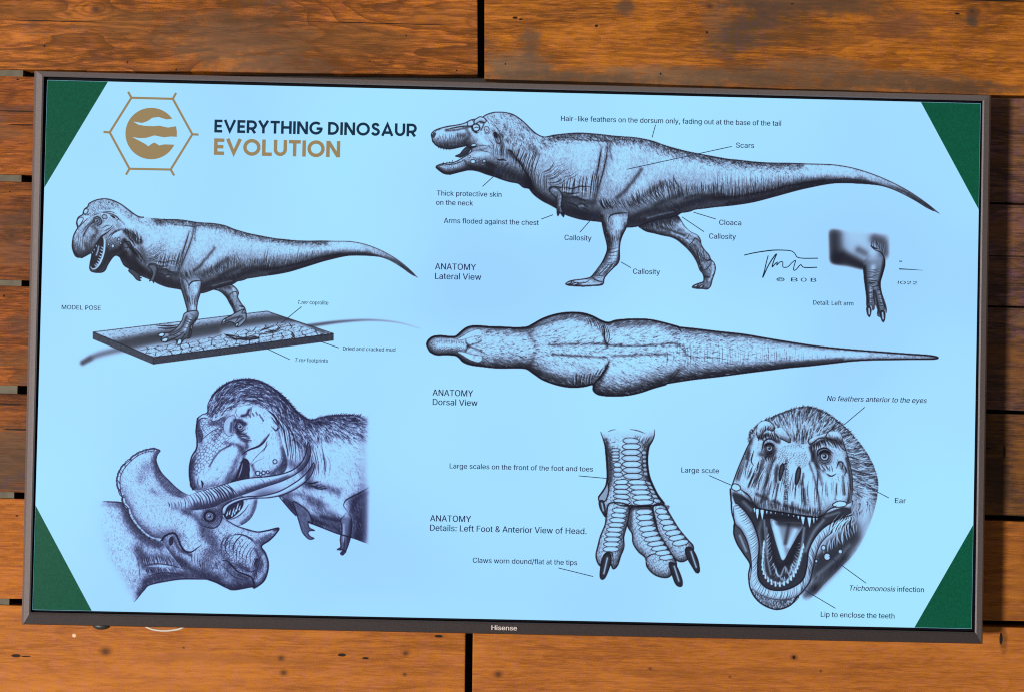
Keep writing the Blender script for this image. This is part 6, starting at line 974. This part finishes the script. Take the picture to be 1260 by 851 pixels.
# screen panel: it gives off the picture's light
def screen_colour(N):
    """backlight white of the panel, slightly uneven like any edge-lit panel"""
    g = N.n('TexCoord').outputs['Object']; sx = N.n('SeparateXYZ'); N.put(sx.inputs[0], g)
    nz = N.noise(N.vec(sx.outputs[0], 0., sx.outputs[2]), 3.2, 1, .4)
    return N.ramp(nz, [(.32, srgb(157,213,255)), (.5, srgb(163,223,255)), (.68, srgb(165,229,255))])
def emit(N, c, k=1.):
    p = N.n('BsdfPrincipled'); p.inputs['Base Color'].default_value = (.004,.004,.005,1); p.inputs['Roughness'].default_value = .35; p.inputs['Specular IOR Level'].default_value = .03
    N.put(p.inputs['Emission Color'], c); p.inputs['Emission Strength'].default_value = k; N.nt.links.new(p.outputs[0], N.out.inputs[0]); return N.mat
SY = .0045                                              # depth of the lit surface
def flat(name, pts, y, mat, parent):
    bm = bmesh.new(); bm.faces.new([bm.verts.new(Vector((p.x, y, p.z))-T0) for p in pts]); bmesh.ops.recalc_face_normals(bm, faces=bm.faces)
    if list(bm.faces)[0].normal.y > 0: bmesh.ops.reverse_faces(bm, faces=bm.faces)
    return obj(name, bm, mat, parent)
flat('panel_border', [Vector((s*.614,0,t*.3495)) for s,t in ((-1,1),(1,1),(1,-1),(-1,-1))], SY+.0012, BORD, tv)
N = Nodes('lit_screen'); SCR = emit(N, screen_colour(N))
screen = flat('screen', [Vector((s*AW/2,0,t*AH/2)) for s,t in ((-1,1),(1,1),(1,-1),(-1,-1))], SY, SCR, tv)
tag(screen, 'pale blue lit chart of dinosaur drawings')
N = Nodes('green_corner'); g = N.n('TexCoord').outputs['Object']; nz = N.noise(g, 420, 3, .7); nz2 = N.noise(g, 900, 1)
c_ = N.ramp(nz, [(.3, srgb(0,72,50)), (.5, srgb(0,82,57)), (.7, srgb(6,92,68))]); c_ = N.mix(N.m('MULTIPLY', N.step(nz2,.64,.74), .16), c_, srgb(60,78,62)); GRN = emit(N, c_)
S_ = lambda x, y: unproj(x, y, SY)
AC = [Vector((s*AW/2-.0003*s,0,t*AH/2-.0003*t)) for s,t in ((-1,1),(1,1),(1,-1),(-1,-1))]
for c4, a, b in ((AC[0],(133,98.5),(52.5,231)), (AC[1],(1133,125),(1206,258)), (AC[2],(1125,773.5),(1200.3,645)), (AC[3],(113,753.5),(41.5,621))):
    A, B = S_(*a), S_(*b); A.z = c4.z; B.x = c4.x
    flat('green_corner', [c4, A, B], SY-.0004, GRN, screen)

# lettering
GL = json.loads(GLYPHS)
def ink(name, rgb):
    N = Nodes(name); return emit(N, srgb(*rgb))
NAVY = ink('navy_ink', (26,30,82)); DEEP = ink('deep_navy_ink', (12,44,70)); GOLD = ink('gold_ink', (152,131,92)); LINE = ink('line_ink', (34,44,82))
def curve_mesh(name, polys, y, mat, parent, bold=0., place=None):
    """filled outlines; place(x, z) turns outline units into a point of the screen plane"""
    V, F = [], []
    for gi,group in enumerate(polys):                    # one letter at a time, so that holes stay with their letter
        cu = bpy.data.curves.new(name, 'CURVE'); cu.dimensions = '2D'; cu.fill_mode = 'BOTH'
        for pl in group:
            pl = [p for k,p in enumerate(pl) if math.hypot(p[0]-pl[k-1][0], p[1]-pl[k-1][1]) > 1.5e-2]
            sp = cu.splines.new('POLY'); sp.points.add(len(pl)-1); sp.use_cyclic_u = True
            for p,(x,z) in zip(sp.points, pl): p.co = (x,z,0,1)
        tmp = bpy.data.objects.new(name, cu); me = bpy.data.meshes.new_from_object(tmp)
        
        for sh in ((-bold/2, bold/2) if bold else (0,)):  # heavier faces are struck twice, side by side
            n = len(V); V += [(v.co.x+sh, v.co.y, (gi*2+(sh > 0))*1e-6) for v in me.vertices]; F += [[n+i for i in p.vertices] for p in me.polygons]
        bpy.data.objects.remove(tmp); bpy.data.curves.remove(cu); bpy.data.meshes.remove(me)
    me = bpy.data.meshes.new(name); me.from_pydata(V, [], F)
    for v in me.vertices:
        q = place(v.co.x, v.co.y); v.co = Vector((q.x, y-v.co.z, q.z))-T0
    me.materials.clear(); me.materials.append(mat); me.update()
    if len(me.polygons) and me.polygons[0].normal.y > 0: me.flip_normals()
    return link(bpy.data.objects.new(name, me), parent)
def text(name, s, x0, yb, x1, cap, mat, parent=None, y=None, bold=0., italic=0, track=0., yb1=None, wide=None):
    """s set between the photograph points (x0, yb) and x1, capital height cap; italic = number of leading slanted letters (-1 all)"""
    y = SY-.0006 if y is None else y
    a = unproj(x0, yb, y); b = unproj(x1, yb+(x1-x0)*.0225 if yb1 is None else yb1, y); k = (unproj(x0, yb-cap, y)-a).length/254.
    polys = []; x = 0
    for i,ch in enumerate(s):
        adv, pl = GL[ch]; sl = .2 if italic < 0 or i < italic else 0
        loops = [[(x+q[j]+sl*q[j+1], q[j+1]) for j in range(0,len(q),2)] for q in pl]; bb = [(min(p[0] for p in q),max(p[0] for p in q),min(p[1] for p in q),max(p[1] for p in q)) for q in loops]
        inside = lambda i,j: i != j and bb[j][0] < bb[i][0] and bb[i][1] < bb[j][1] and bb[j][2] < bb[i][2] and bb[i][3] < bb[j][3]
        for j,q in enumerate(loops):
            if not any(inside(j,i) for i in range(len(loops))): polys.append([q]+[loops[i] for i in range(len(loops)) if inside(i,j)])
        x += adv+track
    allx = [p[0] for g in polys for q in g for p in q]; mn, mx = min(allx), max(allx); kx = (b-a).length/(mx-mn); d = (b-a).normalized(); u = Vector((-d.z,0,d.x)); u = Vector((0,0,1))
    ux = kx/k                                            # outlines stretched to the width first, so that strokes thicken evenly
    return curve_mesh(name, [[[(px_*ux/20, pz_/20) for px_,pz_ in q] for q in g] for g in polys], y, mat, parent or screen, bold/20, lambda px_,pz_: a+d*((px_*20-mn*ux)*k)+u*(pz_*20*k))
# heavy geometric capitals drawn as strokes: letter -> (width, strokes) at capital height 1
def arc_(cx, cy, r, a, b, n=14): return [(cx+r*math.cos(math.radians(t)), cy+r*math.sin(math.radians(t))) for t in np.linspace(a,b,n)]
HEAVY = {'E':(.60,[[(.60,.1),(.1,.1),(.1,.9),(.60,.9)],[(.1,.5),(.55,.5)]]), 'V':(.92,[[(.09,1.),(.46,.12),(.83,1.)]]), 'R':(.74,[[(.1,0),(.1,1)],[(.1,.9)]+arc_(.40,.63,.27,90,-90)+[(.1,.36)],[(.38,.36),(.64,0)]]),
 'Y':(.84,[[(.09,1),(.42,.44),(.75,1)],[(.42,.5),(.42,0)]]), 'T':(.70,[[(0,.9),(.7,.9)],[(.35,.9),(.35,0)]]), 'H':(.80,[[(.1,0),(.1,1)],[(.7,0),(.7,1)],[(.1,.5),(.7,.5)]]), 'I':(.2,[[(.1,0),(.1,1)]]),
 'N':(.82,[[(.1,0),(.1,1)],[(.12,.96),(.70,.04)],[(.72,0),(.72,1)]]), 'G':(.98,[arc_(.5,.5,.41,48,352,30)+[(.90,.46),(.54,.46)]]), 'D':(.82,[[(.1,0),(.1,1)],[(.1,.9)]+arc_(.32,.5,.40,90,-90,20)+[(.1,.1)]]),
 'O':(1.,[arc_(.5,.5,.41,0,360,40)]), 'A':(.92,[[(.09,0),(.46,.92),(.83,0)],[(.22,.26),(.70,.26)]]), 'U':(.78,[[(.1,1)]+arc_(.39,.40,.29,180,360)+[(.68,1)]]), 'L':(.58,[[(.1,1),(.1,.1),(.58,.1)]]), ' ':(.22,[]),
 'S':(.66,[list(map(tuple, smooth(np.array([(.55,.76),(.44,.88),(.30,.905),(.17,.84),(.14,.70),(.24,.58),(.40,.50),(.53,.41),(.56,.27),(.47,.14),(.32,.095),(.18,.13),(.08,.25)]), False, .03)))])}
def heavy(name, s, x0, yb, x1, yb1, cap, mat, gap=.1, t=.205):
    y = SY-.0006; a = unproj(x0, yb, y); b = unproj(x1, yb1, y); k = (unproj(x0, yb-cap, y)-a).length
    W = sum(HEAVY[c][0]+gap for c in s)-gap; kx = (b-a).length/W; d = (b-a).normalized(); bm = bmesh.new(); x = 0; n = 0
    for c in s:
        for st in HEAVY[c][1]:
            p = np.array(st)*[kx,k]+[x*kx,0]; h = t*k/2; n += 1
            dirs = np.diff(p,axis=0); dirs /= np.hypot(*dirs.T)[:,None]; nor = np.c_[-dirs[:,1],dirs[:,0]]
            L = []
            for i in range(len(p)):
                if i == 0: m = nor[0]
                elif i == len(p)-1: m = nor[-1]
                else:
                    m = nor[i-1]+nor[i]; m = m/max((m*m).sum()/2, .35)
                L.append([bm.verts.new(a+d*q[0]+Vector((0,-n*2e-6,q[1]))-T0) for q in (p[i]+m*h, p[i]-m*h)])
            for i in range(len(p)-1): bm.faces.new((L[i][0],L[i+1][0],L[i+1][1],L[i][1]))
        x += HEAVY[c][0]+gap
    bmesh.ops.recalc_face_normals(bm, faces=bm.faces)
    for f in bm.faces:
        if f.normal.y > 0: f.normal_flip()
    return obj(name, bm, mat, screen)
tag(heavy('title_lettering', 'EVERYTHING DINOSAUR', 263.6, 163.3, 512.2, 168.4, 15.8, DEEP), 'dark blue heading EVERYTHING DINOSAUR')
tag(heavy('title_lettering', 'EVOLUTION', 263.2, 190.7, 418.3, 194, 20., GOLD, .11, .215), 'gold heading EVOLUTION')
CAPS = [('MODEL POSE',75.9,380.6,123.8,5.3),('Hair-like feathers on the dorsum only, fading out at the base of the tail',690.3,149.2,961,6.3),('Scars',905.7,182,927.9,6.2),('Thick protective skin',537.5,240.8,617,6.2),
 ('on the neck',536.6,252.2,582,6.2),('Arms floded against the chest',546.2,274.6,662.8,6.2),('Callosity',694.6,295.6,727.7,6.4),('Callosity',872.5,293.8,905.4,6.4),('Callosity',778.9,337.1,812,6.4),('Cloaca',884.9,276.9,912,6.3),
 ('ANATOMY',535.3,331.6,585.5,7.6),('Lateral View',535.3,343.4,592,7.4),('ANATOMY',532.3,486.2,582,7.6),('Dorsal View',532.5,497.6,587.5,7.4),('ANATOMY',529.2,640.6,579.5,7.6),('Details: Left Foot & Anterior View of Head.',529.2,652.2,721.6,7.4),
 ('Large scales on the front of the foot and toes',553.3,575.6,729.5,6.2),('Claws worn dound/flat at the tips',581.8,691.6,710,6.2),('Large scute',838.4,580.6,884.6,6.2),('Ear',1101.2,618.2,1114.6,6.2),('Lip to enclose the teeth',1010,758.2,1100.6,6.4),
 ('Dried and cracked mud',422,430.8,486.4,4.6)]
for s,x0,yb,x1,cap in CAPS: tag(text('caption_lettering', s, x0, yb, x1, cap, NAVY, bold=9), 'caption reading '+s)
for s,x0,yb,x1,cap,it in (('No feathers anterior to the eyes',1017.5,492.6,1140.3,6.3,-1),('Trichomonosis infection',1045.5,725.8,1136.8,6.3,13),('T.rex coprolite',366.3,374.2,404,4.7,5),('T.rex footprints',363.2,444.8,403.3,4.7,5)):
    tag(text('caption_lettering', s, x0, yb, x1, cap, NAVY, bold=9, italic=it), 'caption reading '+s)
text('caption_lettering', 'Detail: Left arm', 1000.6, 375, 1050, 5.4, DEEP, bold=9)
for s,x0,yb,x1 in (('©',955.5,346.2,965.2),('B',973.4,346.4,981.4),('O',985.4,346.6,992.4),('B',997.6,346.8,1004.4)): text('signature_lettering', s, x0, yb, x1, 4.6, DEEP, bold=14)
text('signature_lettering', '!022', 1104.6, 349.6, 1128.2, 3.8, DEEP, bold=14)
text('brand_lettering', 'Hisense', 604.8, 774.2, 636, 5.6, ink('silver_glow', (222,205,196)), bezel, -.0026, 20)  # logo is emissive: its brightness is given off, not lit by the room

def ribbon(paths, w, name, mat, parent=None, y=None):
    """flat drawn lines of width w picture points along the given photograph points"""
    y = SY-.0008 if y is None else y; bm = bmesh.new()
    for p in paths:
        p = np.array(p, float); t = np.gradient(p, axis=0); t /= np.hypot(t[:,0],t[:,1])[:,None]+1e-9; n = np.c_[-t[:,1],t[:,0]]
        ww = np.full(len(p), w/2) if np.isscalar(w) else np.interp(np.linspace(0,1,len(p)), np.linspace(0,1,len(w)), w)/2
        L = [bm.verts.new(unproj(*q, y)-T0) for q in p+n*ww[:,None]]; R_ = [bm.verts.new(unproj(*q, y)-T0) for q in p-n*ww[:,None]]
        for i in range(len(p)-1): bm.faces.new((L[i],L[i+1],R_[i+1],R_[i]))
    bmesh.ops.recalc_face_normals(bm, faces=bm.faces)
    for f in bm.faces:
        if f.normal.y > 0: f.normal_flip()
    return obj(name, bm, mat, parent or screen)
for t in ('806.6,153.9 802.4,169.6','771.1,208.7 900.4,180.5','593.7,229.7 626.3,200.2','665.9,269.9 680.5,264.5','713.5,286.2 736.5,259.8','853.3,261.4 880.7,269.7','839.1,267.1 866.3,285.4','763.9,322.4 776.3,329.6','371.1,377.4 346.2,397.7','380.4,415.6 417,427.7','313.9,421.9 356.6,442',
          '712,584.8 747,588','687,698 730,708.6','872.3,584.3 900,596.4','1064.1,500.5 1038.4,522.2','1048.3,588.4 1093.7,611.9','1020.2,683.5 1065.7,716.8','986.8,723.2 1028.1,747.8'):
    ribbon([raw(t)], .95, 'pointer_line', LINE)
sig = [S('L 78,248 150,232 250,218 320,217 370,222 395,240 405,258 440,267 537,267'), S('L 228,250 215,300 205,345 193,387 200,375 225,320 255,270 280,240 262,285 252,322 268,305 285,290 280,312 298,292 318,290 320,322 350,320 375,295 398,280 390,310 385,340 400,338 430,306 440,320 470,325 532,323'), S('L 1040,285 1058,286'), S('L 1040,333 1120,337 1188,342')]
for q in sig[:3]: ribbon([q], [1.2,1.5,1.1,1.3], 'signature_stroke', DEEP)
ribbon(sig[3:], [1.5,.4], 'signature_stroke', DEEP)
# emblem: claw-torn disc in a hexagon
hexa = raw('M 75,190 155,62 308,66 380,197 300,327 148,324')
bars = [np.linspace(hexa[i], hexa[(i+1)%6], 3) for i in range(6)]+[np.linspace(a,b,3) for a,b in zip(hexa, raw('M 52,188 143,40 320,44 403,198 313,349 135,346'))]
emb = ribbon(bars, 2.7, 'hexagon_emblem', GOLD); tag(emb, 'thin gold hexagon outline with short spikes')
arc = lambda a,b,n: [(110+(228+95*math.cos(math.radians(t)))/3, 100+(194+95*math.sin(math.radians(t)))/3) for t in np.linspace(a,b,n)]
pts = arc(-35,-333,60)+list(map(tuple, raw('M 312,235 275,234 258,238 240,227 228,233 218,241 205,232 185,221 158,207 185,211 210,210 240,201 275,208 300,205 320,206')))+arc(8,-15,8)+list(map(tuple, raw('M 320,167 290,172 258,165 235,167 200,165 180,161 162,150 195,155 215,148 232,136 255,133 285,142')))
curve_mesh('claw_disc_emblem', [[[(x,-y) for x,y in pts]]], SY-.0006, GOLD, screen, 0, lambda x,z: unproj(x,-z,SY-.0006))

# the pencil drawings, each a mesh of tiny facets holding its tone
def pencil(name, tints):
    N = Nodes(name); at = N.n('Attribute', attribute_name='tone').outputs['Fac']; g = N.n('TexCoord').outputs['Object']
    c = N.ramp(at, [(p, srgb(*q)) for p,q in tints]); nz = N.noise(g, 260, 2, .6); nz2 = N.noise(g, 45, 2, .6)
    warm = N.m('MULTIPLY', N.m('MULTIPLY', N.step(N.m('MULTIPLY_ADD',nz2,.5,N.m('MULTIPLY',nz,.5)), .46, .66), .34), N.step(at, .9, .4))
    c = N.mix(N.m('MULTIPLY', warm, .12), c, srgb(120,94,108))
    return emit(N, N.mix(N.step(at, .84, 1.), c, screen_colour(N)))
GREYS = [(0,(16,18,30)),(.12,(36,40,54)),(.3,(68,77,93)),(.5,(105,122,151)),(.7,(140,168,206)),(.86,(159,204,244)),(1.,(156,220,255))]
BLUES = [(0,(17,19,44)),(.12,(38,42,76)),(.3,(66,75,112)),(.5,(101,118,166)),(.7,(137,163,215)),(.86,(156,198,246)),(1.,(156,220,255))]
P_GREY = pencil('grey_pencil', GREYS); P_BLUE = pencil('blue_pencil', BLUES)
def facets(c, name, mat, label):
    need = (c.V < .985)|(c.A > .01); nd = need.copy()
    nd[1:] |= need[:-1]; nd[:-1] |= need[1:]; nd[:,1:] |= nd[:,:-1].copy(); nd[:,:-1] |= nd[:,1:].copy()
    q = nd[:-1,:-1]&nd[1:,:-1]&nd[:-1,1:]&nd[1:,1:]
    used = np.zeros_like(nd); used[:-1,:-1] |= q; used[1:,:-1] |= q; used[:-1,1:] |= q; used[1:,1:] |= q
    idx = np.full(nd.shape, -1); idx[used] = np.arange(used.sum()); X = c.X[used]; Y = c.Y[used]; y = SY-.0003
    a = (X-630)/F_PX; b = (425.5-Y)/F_PX; D = np.array(fwd)[None]+a[:,None]*np.array(RT)[None]+b[:,None]*np.array(UP)[None]
    P = np.array(CAM)[None]+D*((y-CAM.y)/D[:,1])[:,None]-np.array(T0)[None]
    r,k = np.nonzero(q); F = np.c_[idx[r,k],idx[r,k+1],idx[r+1,k+1],idx[r+1,k]][:,::-1]
    me = bpy.data.meshes.new(name); me.vertices.add(len(P)); me.vertices.foreach_set('co', P.astype(np.float32).ravel())
    me.loops.add(len(F)*4); me.loops.foreach_set('vertex_index', F.astype(np.int32).ravel())
    me.polygons.add(len(F)); me.polygons.foreach_set('loop_start', np.arange(0,len(F)*4,4,dtype=np.int32)); me.update(calc_edges=True)
    t = me.attributes.new('tone', 'FLOAT', 'POINT'); t.data.foreach_set('value', tone_curve(c.V[used]).astype(np.float32)); me.materials.append(mat)
    if me.polygons[0].normal.y > 0: me.flip_normals()
    return tag(link(bpy.data.objects.new(name, me), screen), label)
facets(draw_side_view(), 'dinosaur_drawing', P_GREY, 'large side view of a walking two-legged dinosaur with open jaws')
facets(draw_model_pose(), 'dinosaur_drawing', P_GREY, 'smaller dinosaur standing on a cracked mud base')
facets(draw_top_view(), 'dinosaur_drawing', P_GREY, 'dinosaur seen from above, long and tapering')
facets(draw_arm_detail(), 'arm_drawing', P_GREY, 'small two-clawed arm')
facets(draw_fight(), 'dinosaur_drawing', P_BLUE, 'two dinosaurs fighting, one with three horns and a frill')
facets(draw_foot_detail(), 'foot_drawing', P_GREY, 'scaly three-toed foot with dark claws')
facets(draw_front_head(), 'head_drawing', P_GREY, 'roaring dinosaur head seen from the front')

# white cable sagging just below the set
cu = bpy.data.curves.new('cable', 'CURVE'); cu.dimensions = '3D'; cu.bevel_depth = .0013; cu.bevel_resolution = 3
pts = [unproj(x, y, .03) for x,y in ((150,735),(168,760),(182,771.5),(192,774.4),(202,775.3),(212,774.6),(224,771.8),(240,760),(262,735))]
sp = cu.splines.new('POLY'); q = smooth(np.array([(p.x,p.z) for p in pts]), False, .004); sp.points.add(len(q)-1)
for p,(x,z) in zip(sp.points, q): p.co = (x-q[0][0], 0, z-q[0][1], 1)
tmp = bpy.data.objects.new('cable', cu); me = bpy.data.meshes.new_from_object(tmp); bpy.data.objects.remove(tmp); bpy.data.curves.remove(cu)
N = Nodes('white_sheath'); N.surface((.5,.45,.41,1), .45); me.materials.clear(); me.materials.append(N.mat)
for p in me.polygons: p.use_smooth = True
cab = link(bpy.data.objects.new('cable', me)); cab.location = (q[0][0], .03, q[0][1])
tag(cab, 'white cable sagging just below the lower left edge of the television', 'cable')
